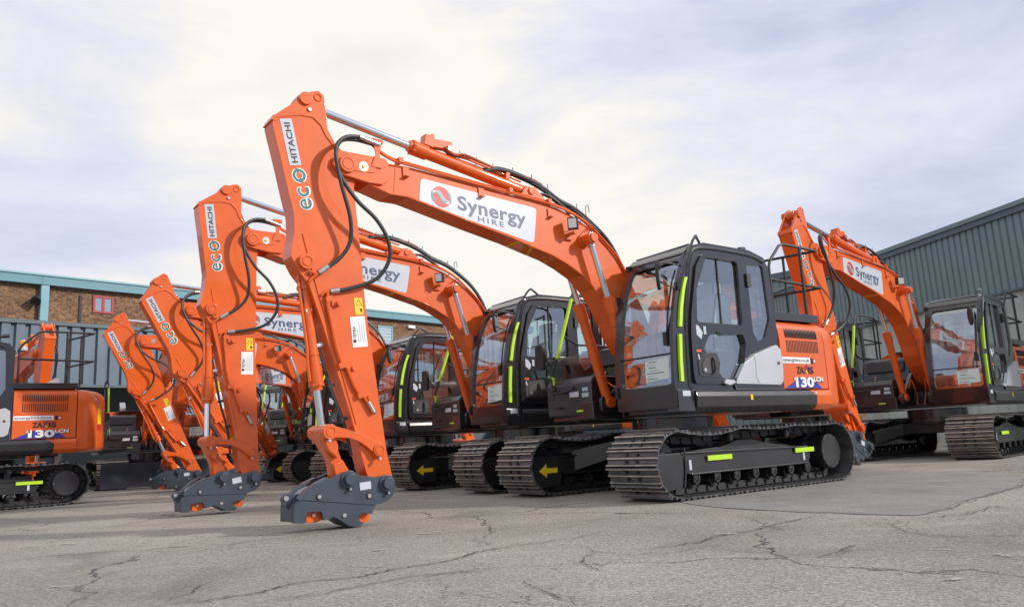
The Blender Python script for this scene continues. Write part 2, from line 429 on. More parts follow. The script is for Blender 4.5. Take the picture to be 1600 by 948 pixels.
CR = [[(-1.9, 3.6), (-1.73, 3.8), (-1.57, 3.83), (-1.34, 3.97), (-1.22, 4.24), (-0.9, 4.29), (-0.84, 4.41), (-0.66, 4.57), (-0.45, 4.72), (-0.31, 5.02), (-0.03, 5.25), (0.36, 5.46), (0.6, 5.75)],
 [(-2.82, 5.64), (-2.44, 5.68), (-2.21, 6.28), (-1.83, 6.52), (-1.59, 6.87), (-1.31, 7.07)], [(-0.02, 3.9), (0.08, 3.63), (0.2, 3.3)],
 [(0.6, 4.7), (0.89, 4.84), (1.09, 4.95), (1.26, 5.17), (1.51, 5.34), (1.77, 5.63), (2.08, 5.88), (2.31, 6.05)], [(1.51, 4.15), (1.69, 4.32), (1.85, 4.5)],
 [(2.46, 5.54), (2.44, 5.27), (2.36, 4.93), (2.39, 4.73), (2.5, 4.6)], [(2.65, 5.52), (2.88, 5.55), (3.16, 5.64), (3.57, 6.03), (3.61, 5.73)], [(-1.77, 3.91), (-1.7, 4.07), (-1.74, 4.35)],
 [(-3.78, 5.71), (-3.67, 5.98), (-3.26, 6.04), (-2.91, 6.12), (-2.43, 6.15), (-2.03, 6.3)], [(-0.95, 5.94), (-0.59, 6.14), (-0.09, 6.27), (0.43, 6.49), (0.99, 6.68)],
 [(-1.31, 3.7), (-0.94, 3.91), (-0.62, 4.25), (-0.21, 4.27)], [(0.35, 5.15), (0.42, 4.78), (0.62, 4.56), (0.89, 4.61), (1.2, 4.82)], [(0.42, 4.78), (0.30, 4.45), (0.38, 4.1)],
 [(2.82, 5.69), (2.5, 6.0), (2.2, 6.33), (1.67, 7.12)], [(2.82, 5.69), (3.2, 5.99), (3.56, 6.41), (4.1, 6.92), (4.76, 7.54), (5.53, 8.65)], [(2.39, 4.73), (2.9, 4.5), (3.6, 4.55), (4.3, 4.9)], [(-4.8, 8.5), (-3.9, 8.3), (-3.2, 8.6), (-2.6, 8.5)], [(-3.0, 4.6), (-2.6, 4.9), (-2.3, 5.2), (-2.1, 5.1)]]
for i, P in enumerate(CR):
    strip(jag(jag(P, 0.018, 3), 0.009, 4), 0.008 if i not in (3, 0) else 0.013, 0.0062, 'crack_dark')
    if i % 2 == 0: strip([(x+0.03, y+0.02) for x, y in jag(P, 0.05, 5)], 0.006, 0.0060, 'crack_dark')
tag(g.build('ground_cracks'), kind='structure')
g = MB()
SM = [((-0.92, 6.28), (-0.52, 6.29), 9, .16), ((-1.1, 5.21), (-0.9, 5.36), 5, .08), ((-3.02, 6.03), (-2.39, 6.19), 10, .14), ((1.76, 3.47), (1.9, 3.43), 5, .03), ((1.69, 3.07), (1.73, 3.02), 4, .02), ((2.52, 6.45), (2.62, 5.99), 6, .10), ((4.1, 8.07), (4.49, 7.39), 16, .35), ((5.0, 10.4), (5.9, 8.6), 18, .25), ((4.3, 10.2), (4.9, 9.6), 8, .2), ((2.12, 4.29), (2.23, 4.17), 5, .05), ((2.33, 4.01), (2.37, 3.89), 6, .06), ((1.66, 3.64), (1.72, 3.65), 4, .03), ((0.78, 4.28), (0.83, 4.25), 5, .03), ((1.24, 5.28), (1.43, 5.2), 6, .05), ((-2.9, 4.4), (-2.5, 4.5), 6, .08), ((-1.0, 4.6), (-0.8, 4.7), 4, .06)]
for a, b_, n, sp in SM:
    a, b_ = Vector(a), Vector(b_)
    for k in range(n):
        f0 = random.uniform(0, 0.7); f1 = min(1, f0+random.uniform(0.12, 0.4)); off = Vector((random.uniform(-sp, sp)*.4, random.uniform(-sp, sp)))
        strip(jag([tuple(a.lerp(b_, f0)+off), tuple(a.lerp(b_, f1)+off)], 0.004, 7), random.uniform(0.005, 0.020), 0.0070, 'scuff_white')
tag(g.build('paint_scuffs'), kind='structure')

# ------------------------------------------------------------------ excavator prototype
F0 = (0.30, 1.42); T0 = (4.44, 3.34)
PIN = (4.10, 0.36); LNK = (4.16, 0.66); KP = (4.47, 0.42); RP = (4.64, 0.84)
BKT = (4.83, 2.36); ATOP = (4.83, 3.93); AB = (2.15, 3.46); BC = (1.45, 2.94); CB = (0.85, 1.08)
G_, SW = 0.995, 0.70
H_TR, RI = 0.72, 0.345

def to_boom(p): return (p[0]-F0[0], p[1]-F0[1])
def to_arm(p): return (p[0]-T0[0], p[1]-T0[1])
def to_cpl(p): return (p[0]-PIN[0], p[1]-PIN[1])

def make_track(side, parent):
    """side +1 = machine's left. belt, wheels and frame about the track's own centre line"""
    yo = side*G_
    cz = H_TR/2; xe = 1.44; rb = RI-0.018
    path = []
    n = 400
    # closed centre line of the shoes, clockwise seen from the left: bottom, rear, top with sag, front
    pts = []
    for i in range(41): pts.append((xe-2*xe*i/40, cz-rb))
    for i in range(1, 20): a = R(-90-180*i/20); pts.append((-xe+rb*math.cos(a), cz+rb*math.sin(a)))
    for i in range(61):
        x = -xe+2*xe*i/60
        z = cz+rb
        for (a0, b0, s) in ((-1.44, -0.62, 0.012), (-0.62, 0.42, 0.022), (0.42, 1.44, 0.055)):
            if a0 <= x <= b0: f = (x-a0)/(b0-a0); z -= s*4*f*(1-f)
        pts.append((x, z))
    for i in range(1, 20): a = R(90-180*i/20); pts.append((xe+rb*math.cos(a), cz+rb*math.sin(a)))
    P = [Vector(p) for p in pts]; P.append(P[0])
    cum = [0]
    for i in range(len(P)-1): cum.append(cum[-1]+(P[i+1]-P[i]).length)
    tot = cum[-1]; NS = 46; pitch = tot/NS
    def at(s):
        s %= tot
        for i in range(len(P)-1):
            if cum[i+1] >= s:
                f = (s-cum[i])/(cum[i+1]-cum[i]); return P[i].lerp(P[i+1], f)
        return P[0]
    mb = MB()
    for k in range(NS):
        a, c_ = at(k*pitch), at((k+1)*pitch)
        m0 = (a+c_)/2; tdir = (c_-a).normalized(); nrm = Vector((tdir.y, -tdir.x)) # outward
        if nrm.dot(m0-Vector((0 if abs(m0.x) < xe else math.copysign(xe, m0.x), cz))) < 0: nrm = -nrm
        l = pitch
        def T(s_, h, y): q = m0+tdir*s_+nrm*h; return (q.x, yo+y, q.y)
        # shoe plate with three grouser bars as one bent profile
        hw = SW/2
        prof = [(-0.49, 0.0), (-0.49, 0.012), (-0.47, 0.040), (-0.39, 0.040), (-0.34, 0.010), (-0.10, 0.006), (-0.045, 0.026), (0.045, 0.026), (0.10, 0.006), (0.34, 0.008), (0.40, 0.030), (0.46, 0.030), (0.50, 0.004), (0.50, -0.006), (0.44, -0.006), (0.40, 0.0)]
        vs = [T(p[0]*l, p[1], -hw) for p in prof]+[T(p[0]*l, p[1], hw) for p in prof]
        npf = len(prof)
        fs = [list(range(npf)), [i+npf for i in reversed(range(npf))]]
        fw = []
        for i in range(npf):
            q = [i, (i+1) % npf, (i+1) % npf+npf, i+npf]
            (fw if i in (2, 6, 10) else fs).append(q)
        mb.add(vs, fs, 'shoe_steel')
        mb.add(vs, fw, 'worn_edge')
        for y in (-0.075, 0.075):     # bolt recesses
            for s_ in (-0.21, 0.21):
                mb.box(T(s_*l, 0.013, y), (0.026, 0.034, 0.026), 'black_ink', Matrix.Rotation(-math.atan2(tdir.y, tdir.x), 3, 'Y'))
        for y in (-0.085, 0.085):     # chain links
            vs = [T(p[0]*l, p[1], y-0.018) for p in ((-0.5, -0.012), (-0.5, -0.06), (-0.3, -0.085), (0.3, -0.085), (0.55, -0.07), (0.55, -0.012))]+[T(p[0]*l, p[1], y+0.018) for p in ((-0.5, -0.012), (-0.5, -0.06), (-0.3, -0.085), (0.3, -0.085), (0.55, -0.07), (0.55, -0.012))]
            mb.add(vs, [list(range(6)), [i+6 for i in reversed(range(6))]]+[[i, (i+1) % 6, (i+1) % 6+6, i+6] for i in range(6)], 'rubber')
        mb.cyl(T(-0.5*l, -0.045, -0.12), T(-0.5*l, -0.045, 0.12), 0.022, 'rubber', 8)
    belt = mb.build('crawler_track', parent, smooth_angle=25)
    # frame
    s = side
    yf = yo+s*0.235
    mb = MB()
    fr = [(1.30, 0.47), (-0.98, 0.44), (-1.05, 0.34), (-1.0, 0.235), (1.10, 0.235), (1.30, 0.30)]
    mb.prism(fr, yo-0.20, yo+0.20, 'frame_paint')
    lip = [(1.27, 0.475), (-0.98, 0.445), (-0.98, 0.425), (1.27, 0.455)]
    mb.prism(lip, yo-0.225, yo+0.225, 'frame_paint')
    mb.prism([(1.12, 0.255), (-0.98, 0.255), (-0.98, 0.237), (1.12, 0.237)], yo-0.215, yo+0.215, 'frame_paint')
    guard = rp([(1.68, 0.47), (1.24, 0.47), (1.20, 0.30), (1.22, 0.12), (1.52, 0.10), (1.70, 0.28)], 0.03)
    for sg in (-1, 1): mb.prism(guard, yo+sg*0.16, yo+sg*0.215, 'frame_paint')
    mb.tube([(1.22, yo+s*.225, 0.52), (1.22, yo+s*.225, 0.30), (1.26, yo+s*.225, 0.12)], 0.012, 'frame_paint', 6)
    mb.prism([(1.2, 0.47), (0.45, 0.50), (0.2, 0.56), (-0.1, 0.56), (-0.4, 0.50), (-0.95, 0.44)], yo-0.12, yo+0.10, 'frame_paint')
    fo = mb.build('track_frame', belt, bevel=0.006)
    # reflective strips, label patches
    for x0, x1, z in ((0.46, 0.86, 0.395), (-1.10, -0.72, 0.40)):
        mb = MB(); mb.box(((x0+x1)/2, yo+s*0.222, z), (x1-x0, 0.012, 0.052), 'reflective_lime'); mb.build('reflective_strip', belt)
    for x, z in ((1.13, 0.34), (-0.90, 0.33)):
        mb = MB(); mb.box((x, yo+s*0.207, z), (0.035, 0.012, 0.10), 'white_decal'); mb.build('maker_plate', belt)
    if side < 0:
        mb = MB()
        mb.prism([(1.56, 0.30), (1.44, 0.38), (1.44, 0.33), (1.27, 0.33), (1.27, 0.27), (1.44, 0.27), (1.44, 0.22)], yo+0.2155, yo+0.221, 'yellow_ink')
        mb.build('direction_arrow', belt)
    # idler and sprocket
    mb = MB()
    mb.cyl((1.44, yo-0.06, cz), (1.44, yo+0.06, cz), 0.245, 'frame_paint', 28)
    mb.cyl((1.44, yo-0.12, cz), (1.44, yo+0.12, cz), 0.07, 'frame_paint', 16)
    mb.build('idler_wheel', belt, bevel=0.004)
    mb = MB()
    teeth = []
    for i in range(21*4):
        a = 2*PI*i/84; rr = 0.275 if i % 4 in (1, 2) else 0.235
        teeth.append((-1.44+rr*math.cos(a), cz+rr*math.sin(a)))
    mb.prism(teeth, yo-0.03, yo+0.03, 'frame_paint')
    mb.cyl((-1.44, yo-0.25, cz), (-1.44, yo+0.18, cz), 0.20, 'frame_paint', 28)
    mb.build('drive_sprocket', belt, bevel=0.003)
    mb = MB()
    yc = yo+s*0.235
    mb.cyl((-1.44, yo+s*0.16, cz), (-1.44, yc, cz), 0.205, 'frame_paint', 32)
    mb.cyl((-1.44, yc, cz), (-1.44, yc+s*0.008, cz), 0.20, 'frame_paint', 32)
    for i in range(9):
        a = 2*PI*i/9; mb.cyl((-1.44+0.18*math.cos(a), yc, cz+0.18*math.sin(a)), (-1.44+0.18*math.cos(a), yc+s*0.016, cz+0.18*math.sin(a)), 0.010, 'steel' if i % 3 == 0 else 'frame_paint', 6)
    mb.build('motor_cover', belt, bevel=0.003)
    for x in (0.42, -0.62):
        mb = MB()
        mb.cyl((x, yo-0.15, 0.60), (x, yo+s*0.20, 0.60), 0.045, 'frame_paint', 16)
        mb.cyl((x, yo+s*0.20, 0.60), (x, yo+s*0.212, 0.60), 0.034, 'frame_paint', 16)
        mb.box((x, yo-s*0.1, 0.52), (0.09, 0.05, 0.12), 'frame_paint')
        mb.build('carrier_roller', belt, bevel=0.004)
    for i in range(7):
        x = 1.02-i*0.335
        mb = MB()
        mb.cyl((x, yo-0.13, 0.165), (x, yo+0.13, 0.165), 0.068, 'rubber', 16)
        mb.cyl((x, yo-0.19, 0.165), (x, yo+0.19, 0.165), 0.036, 'frame_paint', 12)
        mb.box((x, yo+s*0.175, 0.20), (0.10, 0.03, 0.09), 'frame_paint')
        for dx in (-0.03, 0.03): mb.cyl((x+dx, yo+s*0.19, 0.205), (x+dx, yo+s*0.20, 0.205), 0.009, 'steel', 6)
        mb.build('track_roller', belt, bevel=0.004)
    return belt

def make_undercarriage(parent):
    mb = MB()
    mb.cyl((0, 0, 0.66), (0, 0, 0.86), 0.50, 'black_paint', 40)
    mb.cyl((0, 0, 0.60), (0, 0, 0.68), 0.56, 'frame_paint', 40)
    mb.box((0, 0, 0.52), (0.95, 0.95, 0.18), 'frame_paint')
    for sx in (-1, 1):
        for sy in (-1, 1):
            x0, x1 = sx*0.42, sx*0.82
            vs = []
            for (x, y, z0, z1, w) in ((x0, sy*0.40, 0.42, 0.62, 0.20), (x1, sy*0.82, 0.26, 0.52, 0.17)):
                for dx in (-w, w):
                    for z in (z0, z1): vs.append((x+dx, y, z))
            mb.add(vs, [[0, 1, 3, 2], [4, 6, 7, 5], [0, 2, 6, 4], [1, 5, 7, 3], [0, 4, 5, 1], [2, 3, 7, 6]], 'frame_paint')
    o = mb.build('undercarriage_frame', parent, bevel=0.012)
    mb = MB()
    mb.box((0.70, -0.655, 0.46), (0.09, 0.012, 0.07), 'blue_plastic', Matrix.Rotation(R(-5), 3, 'Y'))
    mb.build('lifting_sticker', o)
    return o

# ---- shapes of the upper structure, all in its own frame (X forward, Y left)
CABP = rp([(1.27, 0.93), (1.285, 1.20), (1.25, 1.72), (1.13, 2.22), (0.94, 2.60), (0.84, 2.70), (0.58, 2.765), (-0.22, 2.765), (-0.50, 2.70), (-0.57, 2.56), (-0.605, 1.95), (-0.605, 1.10), (-0.605, 0.93)], 0.04)
def cab_front_x(z):
    pr = [(0.90, 1.272), (1.20, 1.285), (1.45, 1.275), (1.72, 1.25), (2.0, 1.195), (2.22, 1.13), (2.45, 1.02), (2.62, 0.925), (2.72, 0.80)]
    for i in range(len(pr)-1):
        if pr[i][0] <= z <= pr[i+1][0]:
            f = (z-pr[i][0])/(pr[i+1][0]-pr[i][0]); return pr[i][1]*(1-f)+pr[i+1][1]*f
    return pr[0][1] if z < pr[0][0] else pr[-1][1]
def curved_front(poly, holes, thick, mat, inset=0.0):
    """plate in (y,z) bent onto the windscreen curve"""
    bm = bmesh.new()
    loops = [poly]+list(holes); fl = [p for l in loops for p in l]
    vv = [bm.verts.new((0, p[0], p[1])) for p in fl]
    for t in tessellate_polygon([[Vector((p[0], p[1], 0)) for p in l] for l in loops]):
        try: bm.faces.new([vv[i] for i in t])
        except ValueError: pass
    for k in range(40):
        z = 0.95+k*0.05
        bmesh.ops.bisect_plane(bm, geom=bm.verts[:]+bm.edges[:]+bm.faces[:], plane_co=(0, 0, z), plane_no=(0, 0, 1))
    bmesh.ops.recalc_face_normals(bm, faces=bm.faces)
    bm.faces.ensure_lookup_table()
    if bm.faces and bm.faces[0].normal.x < 0: bmesh.ops.reverse_faces(bm, faces=bm.faces)
    if thick > 0:
        ret = bmesh.ops.extrude_face_region(bm, geom=bm.faces[:])
        for g_ in ret['geom']:
            if isinstance(g_, bmesh.types.BMVert): g_.co.x += thick
    for v in bm.verts: v.co.x += cab_front_x(v.co.z)-inset-thick
    bm.verts.index_update()
    vs = [tuple(v.co) for v in bm.verts]; fs = [[v.index for v in f.verts] for f in bm.faces]
    bm.free()
    return vs, fs

YL, YR = 1.24, 0.36
def make_cab(root):
    win1 = rp([(0.63, 2.60), (0.05, 2.60), (0.07, 1.83), (0.885, 1.83), (0.84, 2.20)], 0.05)
    low = rp([(0.56, 1.755), (0.43, 1.715), (0.09, 1.735), (0.05, 1.62), (0.15, 1.35), (0.29, 1.235), (0.52, 1.235), (0.62, 1.33), (0.70, 1.45), (0.80, 1.55), (0.70, 1.69)], 0.035)
    win2 = rp([(-0.14, 2.58), (-0.46, 2.60), (-0.49, 1.95), (-0.36, 1.72), (-0.22, 1.66), (-0.14, 1.78)], 0.05)
    mb = MB()
    mb.prism(CABP, YL-0.055, YL-0.012, 'cab_paint', holes=[win1, low, win2])
    # right wall
    rw = rp([(1.10, 2.15), (0.88, 2.55), (-0.45, 2.55), (-0.48, 1.75), (1.12, 1.35)], 0.05)
    mb.prism(CABP, YR, YR+0.04, 'cab_paint', holes=[rw])
    # front frame
    fp = rp([(YR, 0.93), (YL-0.01, 0.93), (YL-0.01, 2.70), (YR, 2.70)], 0.03)
    fh = rp([(YR+0.085, 1.17), (YL-0.04, 1.17), (YL-0.055, 2.54), (YR+0.095, 2.54)], 0.08)
    vs, fs = curved_front(fp, [fh], 0.05, 'cab_paint'); mb.add(vs, fs, 'cab_paint')
    # roof and rear
    roof = rp([(0.96, 2.60), (0.84, 2.705), (0.58, 2.772), (-0.22, 2.772), (-0.52, 2.705), (-0.57, 2.62), (-0.50, 2.60)], 0.02)
    mb.prism(roof, YR-0.01, YL-0.03, 'cab_paint')
    mb.prism(rp([(YR+0.02, 0.93), (YL-0.03, 0.93), (YL-0.03, 2.62), (YR+0.02, 2.62)], 0.03), -0.60, -0.55, 'cab_paint', axis='x', holes=[rp([(YR+0.12, 1.9), (YL-0.16, 1.9), (YL-0.16, 2.5), (YR+0.12, 2.5)], 0.06)])
    cab = mb.build('cab', root, bevel=0.009)
    # outer A-pillar moulding, roof drip rail, base
    mb = MB()
    px = [(1.05, 1.0), (1.05, 1.25), (1.03, 1.72), (0.97, 2.15), (0.86, 2.58), (0.62, 2.70), (-0.2, 2.70), (-0.46, 2.64)]
    mb.tube([(p[0], YL-0.018, p[1]) for p in smooth_xy(px, 4)], 0.026, 'cab_paint', 8)
    mb.tube([(0.80, YR+0.03, 2.705), (0.80, YL-0.06, 2.715)], 0.03, 'cab_paint', 8)
    # grab rail over the roof corner
    mb.tube([(1.12, YL+0.01, 2.18), (1.03, YL+0.03, 2.42), (0.86, YL+0.02, 2.70), (0.72, YL-0.02, 2.83), (0.60, YL-0.1, 2.84), (0.42, YL-0.2, 2.80)], 0.016, 'cab_paint', 8, k=4)
    mb.tube([(-0.25, 0.95, 2.78), (-0.28, 0.95, 2.83), (-0.45, 0.95, 2.86)], 0.018, 'rubber', 8)
    mb.cyl((-0.42, 0.95, 2.86), (-0.52, 0.95, 2.875), 0.03, 'rubber', 10)
    mb.box((0.93, YR+0.01, 2.60), (0.06, 0.06, 0.07), 'rubber')
    mb.box((1.292, YR+0.02, 1.14), (0.03, 0.04, 0.12), 'rubber')
    mb.box((1.13, YR-0.005, 2.20), (0.04, 0.02, 0.10), 'rubber')
    mb.build('cab_rail', cab)
    # door
    mb = MB()
    door = rp([(0.985, 1.175, .05), (1.0, 1.30), (0.985, 1.72), (0.945, 1.95), (0.80, 2.47), (0.68, 2.62, .1), (-0.02, 2.645, .05), (-0.06, 2.30), (-0.055, 1.80), (0.12, 1.40), (0.30, 1.175, .04)], 0.03)
    w1 = rp([(0.63-0.01, 2.59), (0.06, 2.59), (0.08, 1.84), (0.87, 1.84), (0.83, 2.2)], 0.05)
    mb.prism(door, YL-0.010, YL+0.016, 'cab_paint', holes=[w1, low])
    dr = mb.build('door', cab, bevel=0.007)
    mb = MB()
    mb.prism([(0.885, 1.83), (0.07, 1.83), (0.07, 1.845), (0.885, 1.845)], YL-0.03, YL+0.006, 'rubber')
    mb.build('window_seal', cab); mb = MB()
    # handle recess, lock
    mb.prism(rp([(0.92, 1.26), (0.92, 1.40), (0.84, 1.50), (0.60, 1.515), (0.56, 1.40), (0.60, 1.25)], 0.04), YL+0.0165, YL+0.024, 'rubber')
    mb.prism(rp([(0.87, 1.285), (0.87, 1.38), (0.81, 1.455), (0.64, 1.465), (0.61, 1.40), (0.64, 1.285)], 0.03), YL+0.025, YL+0.031, 'interior')
    mb.tube([(0.70, YL+0.04, 1.29), (0.69, YL+0.055, 1.33), (0.69, YL+0.055, 1.42), (0.70, YL+0.04, 1.46)], 0.014, 'rubber', 8)
    mb.cyl((0.83, YL+0.03, 1.32), (0.83, YL+0.037, 1.32), 0.022, 'steel', 12)
    mb.build('door_handle', cab); mb = MB()
    mb.prism(rp([(0.50, 1.225), (0.36, 1.215), (0.34, 1.185), (0.44, 1.16), (0.54, 1.18)], 0.015), YL+0.017, YL+0.04, 'silver_panel')
    mb.build('door_catch', cab)
    mb = MB()
    mb.prism(rp([(-0.06, 2.46), (-0.13, 2.46), (-0.13, 2.30), (-0.06, 2.30)], 0.01), YL-0.01, YL+0.04, 'rubber')
    mb.build('door_hinge', cab)
    mb = MB()
    mb.prism([(0.90, 1.81), (0.90, 1.70), (0.83, 1.655), (0.80, 1.73), (0.86, 1.80)], YL+0.0165, YL+0.02, 'white_decal')
    mb.prism([(0.78, 1.80), (0.74, 1.80), (0.74, 1.71), (0.78, 1.71)], YL+0.0165, YL+0.02, 'palegrey_ink')
    mb.prism([(0.93, 1.54), (0.85, 1.54), (0.85, 1.515), (0.93, 1.515)], YL+0.0165, YL+0.0195, 'orange_paint')
    mb.prism([(0.93, 1.51), (0.85, 1.51), (0.85, 1.35), (0.93, 1.35)], YL+0.0165, YL+0.0195, 'black_ink')
    mb.prism([(0.915, 1.49), (0.90, 1.49), (0.865, 1.37), (0.88, 1.37)], YL+0.02, YL+0.0215, 'white_ink')
    mb.build('sticker', cab)
    # glass
    mb = MB(); vs, fs = curved_front(rp([(YR+0.075, 1.16), (YL-0.03, 1.16), (YL-0.045, 2.55), (YR+0.085, 2.55)], 0.08), [], 0, 'front_glass', inset=0.03); mb.add(vs, fs, 'front_glass')
    mb.build('windscreen', cab)
    mb = MB(); mb.tube([(cab_front_x(1.50)-0.03, YR+0.06, 1.50), (cab_front_x(1.50)-0.03, YL-0.08, 1.50)], 0.011, 'rubber', 6)
    mb.tube([(1.23, YL-0.11, 1.72), (1.20, YL-0.085, 2.0), (1.10, YL-0.085, 2.3), (1.03, YL-0.09, 2.42)], 0.011, 'rubber', 6)
    mb.box((1.245, YL-0.11, 1.66), (0.05, 0.05, 0.14), 'rubber')
    mb.tube([(1.235, 0.55, 1.30), (1.25, 0.66, 1.22), (1.25, 0.8, 1.20)], 0.008, 'rubber', 6)
    mb.build('wiper', cab)
    mb = MB()
    def quadglass(poly, y): mb.add([(p[0], y, p[1]) for p in poly], [list(range(len(poly)))], 'cab_glass')
    quadglass(win1, YL-0.02); quadglass(low, YL-0.03); quadglass(win2, YL-0.03); quadglass(rw, YR+0.02)
    mb.tube([(0.42, YL-0.015, 1.84), (0.40, YL-0.015, 2.60)], 0.012, 'rubber', 6)
    mb.add([(-0.575, YR+0.1, 1.88), (-0.575, YL-0.14, 1.88), (-0.575, YL-0.14, 2.52), (-0.575, YR+0.1, 2.52)], [[0, 1, 2, 3]], 'cab_glass')
    mb.build('side_window', cab)
    # lime strips on the pillar
    mb = MB()
    for z0, z1 in ((1.20, 1.70), (1.78, 2.33)):
        pts = [(cab_front_x(z0+(z1-z0)*i/8), z0+(z1-z0)*i/8) for i in range(9)]
        mb.prism([(p[0]-0.075, p[1]) for p in pts]+[(p[0]-0.120, p[1]) for p in reversed(pts)], YL-0.02, YL+0.016, 'reflective_lime')
    mb.build('reflective_strip', cab)
    # notice behind the windscreen
    mb = MB()
    yy, zz = (0.80, 1.14), (1.225, 1.47)
    vs = [(cab_front_x(z)-0.027, y, z) for y, z in ((yy[0], zz[0]), (yy[1], zz[0]+0.02), (yy[1], zz[1]), (yy[0], zz[1]-0.02))]
    mb.add(vs, [[0, 1, 2, 3]], 'paper')
    for i in range(7):
        z = 1.435-i*0.030
        w0 = random.uniform(0.82, 0.86); w1_ = random.uniform(0.92, 1.1)
        mb.box((cab_front_x(z)-0.0255, (w0+w1_)/2, z), (0.001, w1_-w0, 0.007), 'palegrey_ink' if i % 2 else 'navy_ink')
    mb.build('paper_notice', cab)
    # mirror
    mb = MB()
    mb.tube([(1.02, YL-0.02, 2.46), (1.22, YL-0.02, 2.47), (1.29, YL-0.05, 2.44), (1.31, YL-0.08, 2.38)], 0.010, 'rubber', 6, k=3)
    mb.tube([(1.15, YL-0.02, 2.20), (1.28, YL-0.04, 2.24), (1.31, YL-0.08, 2.28)], 0.008, 'rubber', 6, k=3)
    M_ = Matrix.Rotation(R(-56), 3, 'Z')
    ell = [(0.085*math.cos(2*PI*i/20), 0.16*math.sin(2*PI*i/20)) for i in range(20)]
    tmp = MB(); tmp.prism(ell, -0.012, 0.022, 'rubber', axis='x')
    mb.add([M_ @ Vector(v)+Vector((1.31, YL-0.08, 2.34)) for v in tmp.v], tmp.f, 'rubber')
    mb.add([M_ @ Vector((-0.0125, p[0]*0.88, p[1]*0.9))+Vector((1.31, YL-0.08, 2.34)) for p in ell], [list(range(20))], 'chrome')
    mb.build('mirror', cab)
    # interior
    mb = MB()
    mb.box((0.33, 0.80, 0.98), (1.75, 0.80, 0.10), 'interior')
    mb.prism(rp([(0.15, 1.10), (0.62, 1.10), (0.68, 1.34), (0.56, 1.46), (0.12, 1.44)], 0.06), 0.56, 1.06, 'plastic_wrap')
    mb.prism(rp([(0.10, 1.40), (0.36, 1.44), (0.34, 1.85), (0.22, 2.26), (-0.02, 2.24), (-0.02, 1.44)], 0.09), 0.60, 1.04, 'plastic_wrap')
    mb.prism(rp([(0.02, 2.20), (0.18, 2.22), (0.15, 2.42), (0.0, 2.41)], 0.05), 0.68, 0.96, 'plastic_wrap')
    mb.box((0.10, 0.80, 1.06), (0.4, 0.34, 0.12), 'interior')
    seat = mb.build('seat', cab, bevel=0.018)
    mb = MB()
    for y in (0.48, 1.10):
        mb.prism(rp([(0.62, 1.05), (0.66, 1.50), (0.52, 1.56), (0.0, 1.52), (-0.1, 1.05)], 0.05), y-0.07, y+0.07, 'interior')
        mb.tube([(0.58, y, 1.54), (0.62, y, 1.66), (0.60, y, 1.74)], 0.018, 'rubber', 8)
        mb.cyl((0.60, y, 1.72), (0.59, y, 1.82), 0.028, 'rubber', 10, r2=0.020)
    mb.box((-0.42, 0.78, 1.45), (0.26, 0.7, 0.8), 'interior')
    mb.prism(rp([(1.06, 1.03), (1.10, 1.50), (0.98, 1.58), (0.92, 1.50), (0.95, 1.03)], 0.03), 0.42, 0.55, 'interior')
    mb.box((1.05, 0.47, 1.72), (0.05, 0.17, 0.14), 'rubber', Matrix.Rotation(R(-20), 3, 'Z'))
    for y in (0.72, 0.90):
        mb.tube([(0.85, y, 1.02), (0.87, y, 1.22), (0.84, y, 1.44), (0.83, y, 1.50)], 0.012, 'rubber', 6)
        mb.box((0.90, y, 1.10), (0.18, 0.09, 0.03), 'rubber', Matrix.Rotation(R(30), 3, 'Y'))
    mb.box((0.25, 0.80, 2.585), (0.9, 0.6, 0.02), 'seat_fabric')
    mb.tube([(0.80, 0.45, 2.5), (0.78, 0.7, 2.48), (0.80, 1.1, 2.5)], 0.012, 'rubber', 6)
    mb.box((0.40, 0.44, 1.95), (0.03, 0.05, 1.2), 'interior')
    mb.build('control_console', cab, bevel=0.006)
    return cab
def smooth_xy(p, k):
    return [(q.x, q.z) for q in smooth([(a[0], 0, a[1]) for a in p], k)]

